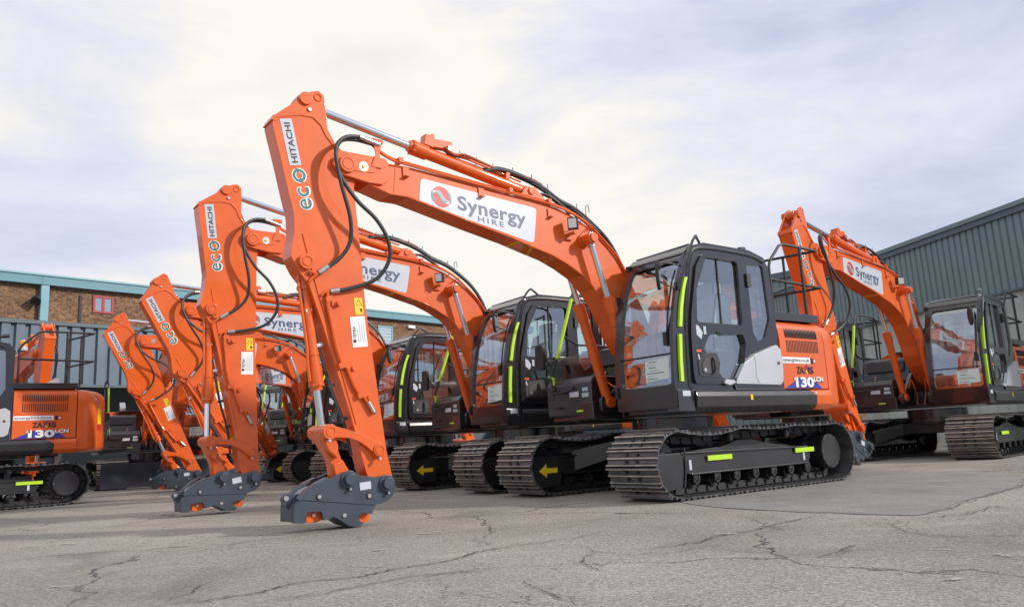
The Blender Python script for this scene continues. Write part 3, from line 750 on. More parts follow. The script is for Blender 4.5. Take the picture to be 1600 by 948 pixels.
def make_body(root):
    """deck, skirts, engine cover, counterweight, right-hand boxes"""
    mb = MB()
    mb.prism(rp([(1.12, 1.18), (-1.4, 1.18), (-1.55, 0.9), (-1.55, -0.9), (-1.4, -1.18), (0.95, -1.18), (1.05, -0.3), (0.55, -0.3), (0.55, 0.3), (1.12, 0.36)], 0.02), 0.885, 1.10, 'black_paint', axis='z')
    mb.prism(rp([(0.75, 0.26), (0.55, 0.16), (0.55, -0.16), (0.75, -0.26), (-0.6, -0.30), (-0.6, 0.30)], 0.02), 0.95, 1.20, 'black_paint', axis='z')
    # boom foot brackets
    for y in (-0.24, 0.24):
        mb.prism(rp([(0.98, 0.95), (0.98, 1.14), (0.80, 1.20), (0.52, 1.42), (0.36, 1.55), (0.16, 1.50), (-0.35, 1.10), (-0.35, 0.95)], 0.06), y-0.03, y+0.03, 'black_paint')
    mb.box((1.12, 0.80, 1.02), (0.28, 0.86, 0.17), 'black_paint')
    deck = mb.build('slewing_deck', root, bevel=0.012)
    mb = MB()   # left skirt
    sk = rp([(1.245, 0.90, .02), (1.255, 1.115, .02), (1.19, 1.135), (1.06, 1.06), (1.05, 0.90)], 0.03)
    prof = rp([(YL-0.14, 1.105), (YL+0.015, 1.105), (YL+0.035, 1.04), (YL+0.02, 0.93), (YL-0.04, 0.865), (YL-0.14, 0.865)], 0.03)
    mb.prism(prof, -1.22, 1.00, 'black_paint', axis='x')
    mb.prism(rp([(YL-0.16, 1.12), (YL+0.0, 1.12), (YL+0.0, 0.885), (YL-0.16, 0.885)], 0.012), 1.005, 1.262, 'black_paint', axis='x')
    for sy in (-1,):
        mb.prism([(sy*p[0], p[1]) for p in prof], -1.22, 0.55, 'black_paint', axis='x')
    mb.build('side_skirt', deck, bevel=0.006)
    mb = MB()
    mb.prism(prof, -1.56, -1.224, 'orange_paint', axis='x')
    mb.add([(-1.223, YL+0.0162, 1.10), (-1.10, YL+0.0162, 1.10), (-1.223, YL+0.037, 1.035)], [[0, 1, 2]], 'orange_paint')
    mb.build('rear_skirt', deck, bevel=0.006)
    mb = MB(); mb.prism([(-p[0], p[1]) for p in prof], -1.56, -1.224, 'orange_paint', axis='x'); mb.build('rear_skirt', deck, bevel=0.006)
    mb = MB()
    mb.box((1.13, YL+0.002, 1.075), (0.12, 0.006, 0.055), 'white_decal')
    mb.prism(rp([(0.10, 1.055), (0.06, 1.055), (0.06, 0.995), (0.10, 0.995)], 0.008), YL+0.034, YL+0.040, 'yellow_ink')
    mb.build('sticker', deck)
    # engine cover with rounded top edge
    mb = MB()
    cov = rp([(YL, 1.115, .01), (YL+0.004, 1.70), (YL-0.02, 1.945, .16), (0.55, 1.99), (-1.0, 1.99, .16), (-1.21, 1.90, .16), (-1.21, 1.115, .01)], 0.05, 6)
    mb.prism(cov, -1.545, -0.615, 'orange_paint', axis='x')
    ec = mb.build('engine_cover', root, bevel=0.006)
    mb = MB()
    for z0, z1 in ((1.735, 1.85), (1.56, 1.705)):
        for i in range(22):
            x = -0.75-i*0.031
            yy = YL+0.003-(0.001 if z1 < 1.8 else 0.004)
            if z0 < 1.7: mb.prism([(YL-0.02, z0), (YL+0.0062, z0), (YL+0.0066, z1), (YL-0.02, z1)], x-0.0065, x+0.0065, 'black_ink', axis='x')
            else: mb.prism([(YL-0.05, 1.735), (YL+0.0064, 1.735), (YL+0.0062, 1.785), (YL+0.001, 1.82), (YL-0.0115, 1.85), (YL-0.05, 1.84)], x-0.0065, x+0.0065, 'black_ink', axis='x')
    mb.build('vent_grille', ec)
    # decals on the cover: reading direction is towards the rear (-X)
    mb = MB(); U, V = (-1, 0, 0), (0, 0, 1)
    def P(x, z): return (x, YL+0.0045, z)
    def fl(pts, mat, off): flat(mb, [(-p[0], p[1]) for p in pts], (0, YL+0.0045, 0), (-1, 0, 0), (0, 0, 1), mat, off)
    fl([(-0.625, 1.425), (-1.205, 1.425), (-1.205, 1.50), (-0.625, 1.50)], 'white_ink', 0.002)
    text(mb, 'synergyhire.co.uk', P(-0.64, 1.447), U, V, 0.545, 0.042, 'navy_ink', 0.004, 0.012)
    fl([(-1.22, 1.425), (-1.265, 1.425), (-1.265, 1.495), (-1.22, 1.495)], 'black_ink', 0.002)
    fl([(-1.268, 1.43), (-1.32, 1.43), (-1.32, 1.49), (-1.268, 1.49)], 'red_ink', 0.002)
    fl([(-1.28, 1.445), (-1.31, 1.445), (-1.31, 1.475), (-1.28, 1.475)], 'white_ink', 0.003)
    fl([(-0.64, 1.125), (-1.40, 1.125), (-1.24, 1.235), (-0.93, 1.255)], 'blue_ink', 0.002)
    text(mb, 'ZA', P(-0.90, 1.305), U, V, 0.145, 0.085, 'black_ink', 0.004, 0.03)
    text(mb, 'IS', P(-1.135, 1.305), U, V, 0.115, 0.085, 'black_ink', 0.004, 0.03)
    fl([(-1.04, 1.30), (-1.065, 1.30), (-1.14, 1.415), (-1.12, 1.415)], 'blue_ink', 0.004)
    fl([(-1.105, 1.30), (-1.135, 1.30), (-1.09, 1.345), (-1.07, 1.335)], 'yellow_ink', 0.004)
    fl([(-1.05, 1.39), (-1.075, 1.39), (-1.095, 1.36), (-1.075, 1.35)], 'red_ink', 0.004)
    text(mb, '130', P(-0.848, 1.134), U, V, 0.40, 0.122, 'black_ink', 0.0035, 0.06)
    text(mb, '130', P(-0.845, 1.144), U, V, 0.385, 0.118, 'white_ink', 0.0055, 0.045)
    fl([(-0.845, 1.262), (-0.875, 1.262), (-0.875, 1.215), (-0.822, 1.225), (-0.822, 1.240)], 'white_ink', 0.0055)
    text(mb, 'LCN', P(-1.235, 1.205), U, V, 0.215, 0.060, 'black_ink', 0.0035, 0.06)
    text(mb, 'LCN', P(-1.233, 1.210), U, V, 0.205, 0.056, 'white_ink', 0.005, 0.045)
    mb.build('model_lettering', ec)
    # counterweight
    mb = MB()
    foot = [(-1.558, 1.235), (-1.558, -1.235)]
    a0 = math.asin(1.235/2.19)
    rear = [(-2.17*math.cos(a), 2.17*math.sin(a)) for a in [(-a0*0.92)+(a0*1.84)*i/16 for i in range(17)]]
    cwp = rp([(-1.558, 1.235, 0.001), (-1.558, -1.235, 0.001)]+[(p[0], p[1], 0.05) for p in rear], 0.05)
    cwp = rp([(-1.558, -1.24, .001), (-1.80, -1.235, .14)]+[(p[0], p[1], 0.001) for p in rear[1:-1]]+[(-1.80, 1.235, .14), (-1.558, 1.24, .001)], 0.01, 5)
    rings = [(0.885, 0.05), (0.90, 0.025), (0.93, 0.006), (0.97, 0.0), (1.72, 0.0), (1.80, 0.008), (1.86, 0.028), (1.905, 0.062), (1.935, 0.11), (1.945, 0.17)]
    nn_ = len(cwp); vs = []
    for z, ins in rings:
        for x, y_ in cwp:
            fx = (x+1.558)/(-0.612)            # 0 at the cover, 1 at the tail
            vs.append((x+ins*min(1, fx*2.2) if x < -1.57 else x, y_*(1-ins/1.24), z))
    fs = [list(range(nn_)), [i+nn_*(len(rings)-1) for i in reversed(range(nn_))]]
    for k in range(len(rings)-1):
        for i in range(nn_): fs.append([k*nn_+i, k*nn_+(i+1) % nn_, (k+1)*nn_+(i+1) % nn_, (k+1)*nn_+i])
    mb.add(vs, fs, 'orange_paint')
    cw = mb.build('counterweight', root, smooth_angle=50)
    mb = MB()
    rr = Matrix.Rotation(R(26), 3, 'Z')
    def cwbox(ang, z, w, h, mat, off):
        a = R(ang); p = Vector((-(2.17+off)*math.cos(a), (2.17+off)*math.sin(a), z))
        mb.box(p, (0.006, w, h), mat, Matrix.Rotation(-a, 3, 'Z'))
    for s_ in (-1, 1):
        cwbox(s_*26, 1.48, 0.17, 0.28, 'yellow_ink', 0.0); cwbox(s_*26, 1.29, 0.17, 0.11, 'warning_red', 0.0)
    mb.build('warning_sticker', cw)
    # silver panel behind the door
    mb = MB()
    sp = rp([(0.325, 1.175, .01), (0.30, 1.22), (0.145, 1.40), (-0.11, 1.52, .05), (-0.50, 1.635, .04), (-0.575, 1.58, .03), (-0.585, 1.36), (-0.56, 1.20, .03), (-0.50, 1.165, .02)], 0.02)
    mb.prism(sp, YL-0.02, YL+0.034, 'silver_panel')
    mb.tube([(-0.04, YL+0.036, 1.50), (-0.06, YL+0.036, 1.40), (-0.05, YL+0.036, 1.25), (-0.10, YL+0.036, 1.18)], 0.004, 'black_ink', 5, k=3)
    mb.cyl((-0.50, YL+0.03, 1.42), (-0.50, YL+0.042, 1.42), 0.022, 'rubber', 12)
    mb.prism([(-0.28, 1.165), (-0.50, 1.165), (-0.585, 1.24), (-0.60, 1.115), (0.3, 1.115), (0.32, 1.165)], YL-0.03, YL+0.01, 'cab_paint')
    mb.build('cab_side_panel', root, bevel=0.010)
    # right front tool box and step cover
    mb = MB()
    mb.prism(rp([(1.02, 0.93), (1.02, 1.34), (0.96, 1.42), (0.22, 1.42), (0.22, 0.93)], 0.04), -1.20, -0.34, 'black_paint')
    tb = mb.build('tool_box', root, bevel=0.02, seg=3)
    mb = MB()
    mb.box((1.022, -0.66, 1.21), (0.008, 0.17, 0.065), 'white_decal')
    mb.box((1.022, -0.45, 1.26), (0.008, 0.10, 0.045), 'palegrey_ink'); mb.box((1.022, -0.45, 1.19), (0.008, 0.12, 0.05), 'palegrey_ink')
    mb.box((0.60, -0.77, 1.425), (0.7, 0.8, 0.012), 'rubber')
    mb.box((1.022, -0.50, 1.00), (0.010, 0.25, 0.022), 'reflective_lime')
    mb.tube([(1.03, -1.0, 1.06), (1.06, -1.0, 1.06), (1.06, -0.9, 1.06), (1.03, -0.9, 1.06)], 0.01, 'rubber', 6)
    mb.build('box_label', tb)
    mb = MB()
    mb.prism(rp([(0.18, 0.93), (0.20, 1.40), (0.06, 1.86, .08), (-0.60, 1.92), (-0.60, 0.93)], 0.05), -1.21, -0.32, 'black_paint')
    hb = mb.build('fuel_tank_cover', root, bevel=0.025, seg=3)
    mb = MB()
    for y in (-0.95, -0.55):
        mb.box((0.20, y, 1.46), (0.03, 0.05, 0.06), 'steel'); mb.cyl((0.17, y, 1.52), (0.19, y, 1.52), 0.02, 'steel', 10)
    mb.prism([(0.155, 1.62), (0.175, 1.62), (0.12, 1.80), (0.10, 1.80)], -1.12, -0.42, 'interior')
    mb.build('latch', hb)
    # front right hand rail with lime sleeve, right mirror
    mb = MB()
    y = -1.06
    hoop = [(1.00, y, 1.10), (1.03, y, 1.42), (0.95, y, 1.66), (0.60, y, 2.56), (0.50, y, 2.72), (0.34, y, 2.76), (-0.30, y, 2.76), (-0.46, y, 2.68), (-0.50, y, 2.5), (-0.46, y, 1.92)]
    mb.tube(hoop, 0.017, 'rubber', 8, k=4)
    mb.tube([(0.82, y, 2.02), (0.55, y, 1.90), (0.1, y, 1.90)], 0.015, 'rubber', 8)
    mb.tube([(1.02, y+0.02, 1.35), (1.08, y+0.05, 1.25), (1.08, y+0.35, 1.25), (1.02, y+0.38, 1.3)], 0.013, 'rubber', 8, k=2)
    hr = mb.build('front_handrail', root)
    mb = MB()
    mb.tube([(0.93, y, 1.70), (0.61, y, 2.53)], 0.024, 'reflective_lime', 10)
    mb.tube([(1.015, y, 1.30), (1.02, y, 1.46)], 0.024, 'reflective_lime', 10)
    mb.build('lime_sleeve', hr)
    mb = MB()
    mb.tube([(1.02, -1.08, 1.60), (1.10, -1.10, 1.72), (1.12, -1.13, 1.84)], 0.011, 'rubber', 6, k=3)
    mb.prism(rp([(-1.22, 1.56), (-1.06, 1.56), (-1.06, 1.88), (-1.22, 1.88)], 0.04), 1.12, 1.165, 'rubber', axis='x')
    mb.prism(rp([(-1.21, 1.57), (-1.07, 1.57), (-1.07, 1.87), (-1.21, 1.87)], 0.035), 1.113, 1.119, 'chrome', axis='x')
    mb.build('wing_mirror', hr)
    # rear platform and rail
    mb = MB()
    mb.box((-1.07, 0.98, 1.985), (0.92, 0.44, 0.055), 'black_paint')
    mb.box((-1.07, 1.19, 2.005), (0.96, 0.03, 0.10), 'black_paint')
    for i in range(8): mb.box((-0.70-i*0.11, 0.98, 2.018), (0.05, 0.4, 0.012), 'rubber')
    mb.box((-0.4, -0.1, 1.98), (0.4, 1.3, 0.04), 'black_paint')
    pl = mb.build('walkway', root, bevel=0.005)
    mb = MB(); rr_ = 0.018
    mb.tube([(-0.66, 1.18, 2.02), (-0.66, 1.18, 2.62), (-0.70, 1.18, 2.70), (-0.92, 1.18, 2.91), (-1.0, 1.18, 2.94), (-1.78, 1.16, 2.94)], rr_, 'rubber', 8)
    mb.tube([(-0.66, 1.18, 2.46), (-1.78, 1.16, 2.44)], rr_, 'rubber', 8)
    mb.tube([(-1.36, 1.18, 2.0), (-1.36, 1.18, 2.94)], rr_*1.15, 'rubber', 8)
    for z in (2.94, 2.44):
        mb.tube([(-1.78, 1.16, z), (-1.50, 0.35, z-0.02)], rr_, 'rubber', 8)
    for x, y_ in ((-1.50, 0.36), (-1.64, 0.75)):
        mb.tube([(x, y_, 2.0), (x, y_, 2.94)], rr_, 'rubber', 8)
    mb.build('platform_rail', pl)
    mb = MB()
    mb.prism(rp([(-1.30, 1.95), (-1.16, 1.95), (-1.16, 2.12), (-1.40, 2.30), (-1.48, 2.28), (-1.46, 2.16), (-1.30, 2.04)], 0.02), -0.60, -0.46, 'light_slate')
    mb.build('exhaust_stack', ec)
    return deck

def make_boom(root):
    bo = [to_boom(p) for p in [(4.20, 3.425), (3.98, 3.435), (3.78, 3.44), (3.20, 3.405), (2.47, 3.345), (2.2, 3.34), (1.83, 3.29), (1.55, 3.21), (1.316, 3.10), (1.088, 2.94), (0.889, 2.75), (0.74, 2.55), (0.50, 2.10), (0.26, 1.66), (0.16, 1.46), (0.17, 1.34), (0.26, 1.28), (0.40, 1.29), (0.62, 1.42), (0.86, 1.64), (0.999, 1.834), (1.064, 2.0), (1.195, 2.21), (1.327, 2.382), (1.494, 2.528), (1.72, 2.64), (1.932, 2.72), (2.151, 2.771), (2.493, 2.856), (3.0, 2.957), (3.78, 3.125), (3.97, 3.125), (4.20, 3.19)]]
    hw = 0.16
    mb = MB()
    mb.prism(bo, -hw, hw, 'orange_paint')
    # welded top and bottom flange plates, slightly proud
    for s_, rng in ((1, bo[0:13]), (-1, bo[19:33])):
        for i in range(len(rng)-1):
            (a1, b1), (a2, b2) = rng[i], rng[i+1]
            l_ = math.hypot(a2-a1, b2-b1); nx, nz = (b2-b1)/l_, -(a2-a1)/l_
            if s_*nz < 0 and abs(nz) > 0.3: nx, nz = -nx, -nz
            elif abs(nz) <= 0.3 and s_*nx > 0 and s_ < 0: nx, nz = -nx, -nz
            ex, ez = (a2-a1)/l_*0.004, (b2-b1)/l_*0.004
            mb.prism([(a1-nx*0.012-ex, b1-nz*0.012-ez), (a1+nx*0.004-ex, b1+nz*0.004-ez), (a2+nx*0.004+ex, b2+nz*0.004+ez), (a2-nx*0.012+ex, b2-nz*0.012+ez)], -hw-0.009, hw+0.009, 'orange_paint')
    fork = rp([to_boom(p) for p in [(4.56, 3.40, .08), (4.40, 3.47, .05), (4.05, 3.475, .02), (3.995, 3.45), (4.00, 3.25, .03), (4.06, 3.20, .03), (4.20, 3.195), (4.50, 3.235, .06), (4.58, 3.32, .05)]], 0.03)
    for s_ in (-1, 1):
        mb.prism(fork, s_*0.150, s_*0.192, 'orange_paint')
        mb.cyl((T0[0]-F0[0], s_*0.15, T0[1]-F0[1]), (T0[0]-F0[0], s_*0.225, T0[1]-F0[1]), 0.085, 'orange_paint', 24)
    seam = [to_boom(p) for p in [(3.915, 3.44), (3.90, 3.44), (3.925, 3.14), (3.94, 3.14)]]
    mb.prism(seam, -hw-0.003, hw+0.003, 'orange_paint')
    # arm cylinder bracket
    for s_ in (-1, 1):
        mb.prism(rp([to_boom(p) for p in [(2.36, 3.30), (2.22, 3.52, .05), (2.09, 3.52, .05), (1.78, 3.24)]], 0.02), s_*0.085, s_*0.115, 'orange_paint')
    mb.cyl((AB[0]-F0[0], -0.135, AB[1]-F0[1]), (AB[0]-F0[0], 0.135, AB[1]-F0[1]), 0.045, 'orange_paint', 18)
    # boom cylinder boss
    mb.cyl((BC[0]-F0[0], -0.37, BC[1]-F0[1]), (BC[0]-F0[0], 0.37, BC[1]-F0[1]), 0.055, 'orange_paint', 24)
    mb.cyl((BC[0]-F0[0], -0.20, BC[1]-F0[1]), (BC[0]-F0[0], 0.20, BC[1]-F0[1]), 0.085, 'orange_paint', 24)
    mb.cyl((F0[0]-F0[0], -0.22, 0), (0, 0.22, 0), 0.10, 'orange_paint', 24)
    # weld beads along the flanges and round the tip plate
    def inset_line(rng, d_):
        out = []
        for i, p in enumerate(rng):
            a_, b_ = Vector(rng[max(0, i-1)]), Vector(rng[min(len(rng)-1, i+1)]); t__ = (b_-a_).normalized()
            out.append((p[0]-t__.y*d_, hw+0.002, p[1]+t__.x*d_))
        return out
    boom = mb.build('boom', root, bevel=0.010)
    mb = MB()
    for rng in (bo[1:12], bo[20:31]): mb.tube(inset_line(rng, 0.014), 0.0045, 'orange_paint', 5)
    mb.build('weld_bead', boom)
    for s_ in (-1, 1):
        mb = MB()
        p = to_boom((4.27, 3.345))
        mb.cyl((p[0], s_*0.19, p[1]), (p[0], s_*0.202, p[1]), 0.048, 'steel', 20); mb.cyl((p[0], s_*0.20, p[1]), (p[0], s_*0.212, p[1]), 0.018, 'yellow_ink', 6)
        t_ = to_boom(T0)
        mb.prism(rp([(t_[0]+0.03, t_[1]+0.06), (t_[0]-0.30, t_[1]+0.035), (t_[0]-0.30, t_[1]-0.035), (t_[0]+0.03, t_[1]-0.06)], 0.03), s_*0.192, s_*0.200, 'orange_paint')
        mb.torus((t_[0], s_*0.226, t_[1]), 0.055, 0.006, 'orange_paint')
        mb.build('pin_washer', boom)
    mb = MB(); mb.box((to_boom((2.395, 2.83))[0], 0, to_boom((2.395, 2.832))[1]-0.005), (0.045, 0.30, 0.010), 'mark_yellow', Matrix.Rotation(R(-14), 3, 'Y'))
    mb.build('balance_mark', boom)
    # sign
    mb = MB(); y = hw+0.0035
    TLp, TRp, BRp, BLp = [to_boom(p) for p in [(3.621, 3.352), (2.125, 3.245), (2.19, 2.830), (3.648, 3.094)]]
    mb.prism(rp([TLp, TRp, BRp, BLp], 0.05, 5), hw+0.001, y, 'white_decal')
    def B(x, z): q = to_boom((x, z)); return (q[0], y, q[1])
    o1 = Vector(B(3.175, 3.088)); o2 = Vector(B(2.361, 3.032)); uu = (o2-o1); wdt = uu.length; uu.normalize()
    uu = Vector((uu.x, 0, uu.z)); vv_ = Vector((0.02, 0, 1)).normalized()
    text(mb, 'Synergy', B(3.185, 3.086), uu, vv_, 0.90, 0.155, 'navy_ink', 0.0018, 0.022, space=1.06)
    u2_ = (Vector(B(2.60, 2.945))-Vector(B(2.921, 2.968))).normalized()
    text(mb, 'HIRE', B(2.935, 2.986), u2_, vv_, 0.34, 0.062, 'navy_ink', 0.0018, 0.012, space=1.35)
    # round emblem of two red halves with grey swooshes
    cx, cz = to_boom((3.383, 3.186)); rad = 0.120
    def em(pts, mat, off): flat(mb, pts, (cx, y, cz), (-1, 0, -0.04), (0.03, 0, 1), mat, off)
    def lens_shape(a0, a1, r0, bulge, n=12):
        o = [(r0*math.cos(R(a0+(a1-a0)*i/n)), r0*math.sin(R(a0+(a1-a0)*i/n))) for i in range(n+1)]
        p0, p1 = Vector(o[-1]), Vector(o[0]); nn = Vector((-(p1-p0).y, (p1-p0).x)).normalized()
        for i in range(1, n):
            f = i/n; q = p0.lerp(p1, f)+nn*bulge*math.sin(2*PI*f); o.append((q.x, q.y))
        return o
    em(lens_shape(-10, 150, rad*0.94, 0.024), 'red_ink', 0.0018)
    em(lens_shape(170, 330, rad*0.94, 0.024), 'red_ink', 0.0018)
    for s_ in (1, -1):
        outer = [(s_*rad*math.cos(R(a)), s_*rad*math.sin(R(a))) for a in range(150, 211, 6)]
        inner = [(s_*(-0.080+0.150*f), s_*(-0.035-0.02*f+0.052*math.sin(PI*f))) for f in [i/10 for i in range(11)]]
        em(outer+[(s_*-0.072, s_*-0.066)], 'grey_ink', 0.0026)
        band = [(s_*(-0.088+0.16*f), s_*(0.030-0.062*f+0.026*math.sin(2*PI*f))) for f in [i/12 for i in range(13)]]
        band2 = [(p[0]-s_*0.004, p[1]-s_*0.024*(0.3+math.sin(PI*i/12))) for i, p in enumerate(band)]
        em(band+band2[::-1], 'grey_ink' if s_ > 0 else 'palegrey_ink', 0.0030 if s_ > 0 else 0.0022)
    mb.build('sign_board', boom)
    # work light
    mb = MB()
    lx, lz = to_boom((1.70, 3.09)); ly = 0.285
    Mr = Matrix.Rotation(R(42), 3, 'Z') @ Matrix.Rotation(R(8), 3, 'Y')
    mb.box((lx, ly, lz), (0.105, 0.115, 0.135), 'rubber', Mr)
    mb.box(Vector((lx, ly, lz))+Mr @ Vector((0.055, 0, 0)), (0.012, 0.095, 0.112), 'lens', Mr)
    mb.box((lx-0.01, ly-0.05, lz-0.105), (0.04, 0.14, 0.03), 'orange_paint'); mb.box((lx-0.02, 0.175, lz-0.13), (0.09, 0.03, 0.07), 'orange_paint')
    mb.tube([(lx-0.05, ly, lz), (lx-0.14, ly-0.04, lz+0.02), (lx-0.22, 0.19, lz+0.09), (lx-0.3, 0.17, lz+0.10)], 0.006, 'rubber', 5, k=3)
    mb.tube([(lx-0.25, 0.19, lz-0.05), (lx-0.33, 0.22, lz+0.02), (lx-0.38, 0.22, lz+0.05), (lx-0.40, 0.19, lz-0.1)], 0.006, 'orange_paint', 5, k=3)
    mb.build('work_light', boom, bevel=0.006)
    # steel pipes along the top left edge and brackets
    mb = MB()
    run = [(4.14, 3.60), (4.05, 3.53), (3.94, 3.49), (3.80, 3.475), (3.3, 3.435), (2.65, 3.385), (2.05, 3.345), (1.70, 3.29), (1.40, 3.19), (1.14, 3.01), (0.92, 2.82), (0.78, 2.6)]
    for y_, dz in ((0.185, -0.018), (0.150, 0.018), (0.115, 0.024)):
        mb.tube([(to_boom(p)[0], y_, to_boom(p)[1]+dz) for p in run], 0.0125, 'orange_paint', 8, k=2)
    for x, z in ((3.79, 3.40), (2.88, 3.33), (1.93, 3.235)):
        q = to_boom((x, z)); mb.prism([(q[0]-0.03, q[1]+0.03), (q[0]+0.04, q[1]+0.03), (q[0]+0.035, q[1]-0.075), (q[0]-0.025, q[1]-0.07)], 0.163, 0.175, 'orange_paint'); mb.box((q[0]+0.005, 0.19, q[1]-0.066), (0.05, 0.05, 0.012), 'orange_paint')
    for x, z in ((3.86, 3.475), (2.50, 3.375), (1.95, 3.335)):
        q = to_boom((x, z)); mb.box((q[0], 0.15, q[1]+0.015), (0.045, 0.11, 0.05), 'orange_paint')
    q = to_boom((4.12, 3.49)); mb.prism(rp([(q[0]-0.045, q[1]+0.14), (q[0]+0.045, q[1]+0.15), (q[0]+0.02, q[1]), (q[0]+0.07, q[1]-0.13), (q[0]-0.05, q[1]-0.13), (q[0]-0.02, q[1])], 0.01), 0.193, 0.206, 'orange_paint'); mb.box((q[0], 0.185, q[1]+0.14), (0.11, 0.06, 0.04), 'orange_paint')
    mb.build('hydraulic_pipe', boom)
    mb = MB()  # black hoses bundled on top
    run = [(2.76, 3.60), (2.58, 3.66), (2.36, 3.66), (2.09, 3.61), (1.86, 3.53), (1.66, 3.43), (1.42, 3.36), (1.18, 3.23), (0.95, 3.06), (0.78, 2.84), (0.62, 2.5), (0.40, 2.1), (0.30, 1.7)]
    for y_, dz, dr in ((0.03, 0.0, 0), (-0.02, 0.035, 0), (0.07, -0.01, 0.03), (-0.06, 0.0, -0.02)):
        mb.tube([(to_boom(p)[0]+dr, y_, to_boom(p)[1]+dz) for p in run], 0.017, 'hose_rubber', 8, k=3)
    run = [(2.10, 3.42), (1.92, 3.46), (1.72, 3.38), (1.55, 3.28)]
    for y_ in (0.05, 0.09): mb.tube([(to_boom(p)[0], y_, to_boom(p)[1]) for p in run], 0.015, 'hose_rubber', 8, k=3)
    for x, z in ((2.36, 3.68), (2.09, 3.64), (1.86, 3.56), (1.42, 3.39)):
        q = to_boom((x, z)); mb.tube([(q[0], 0.03, q[1]-0.05), (q[0]-0.01, 0.03, q[1]+0.045)], 0.006, 'hose_rubber', 5)
    q = to_boom((1.33, 3.28)); mb.tube([(q[0], 0.12, q[1]-0.05), (q[0]+0.01, 0.13, q[1]+0.10), (q[0]-0.03, 0.13, q[1]+0.13), (q[0]-0.05, 0.12, q[1]+0.05)], 0.005, 'hose_rubber', 5, k=3)
    mb.build('hose_bundle', boom)
    return boom

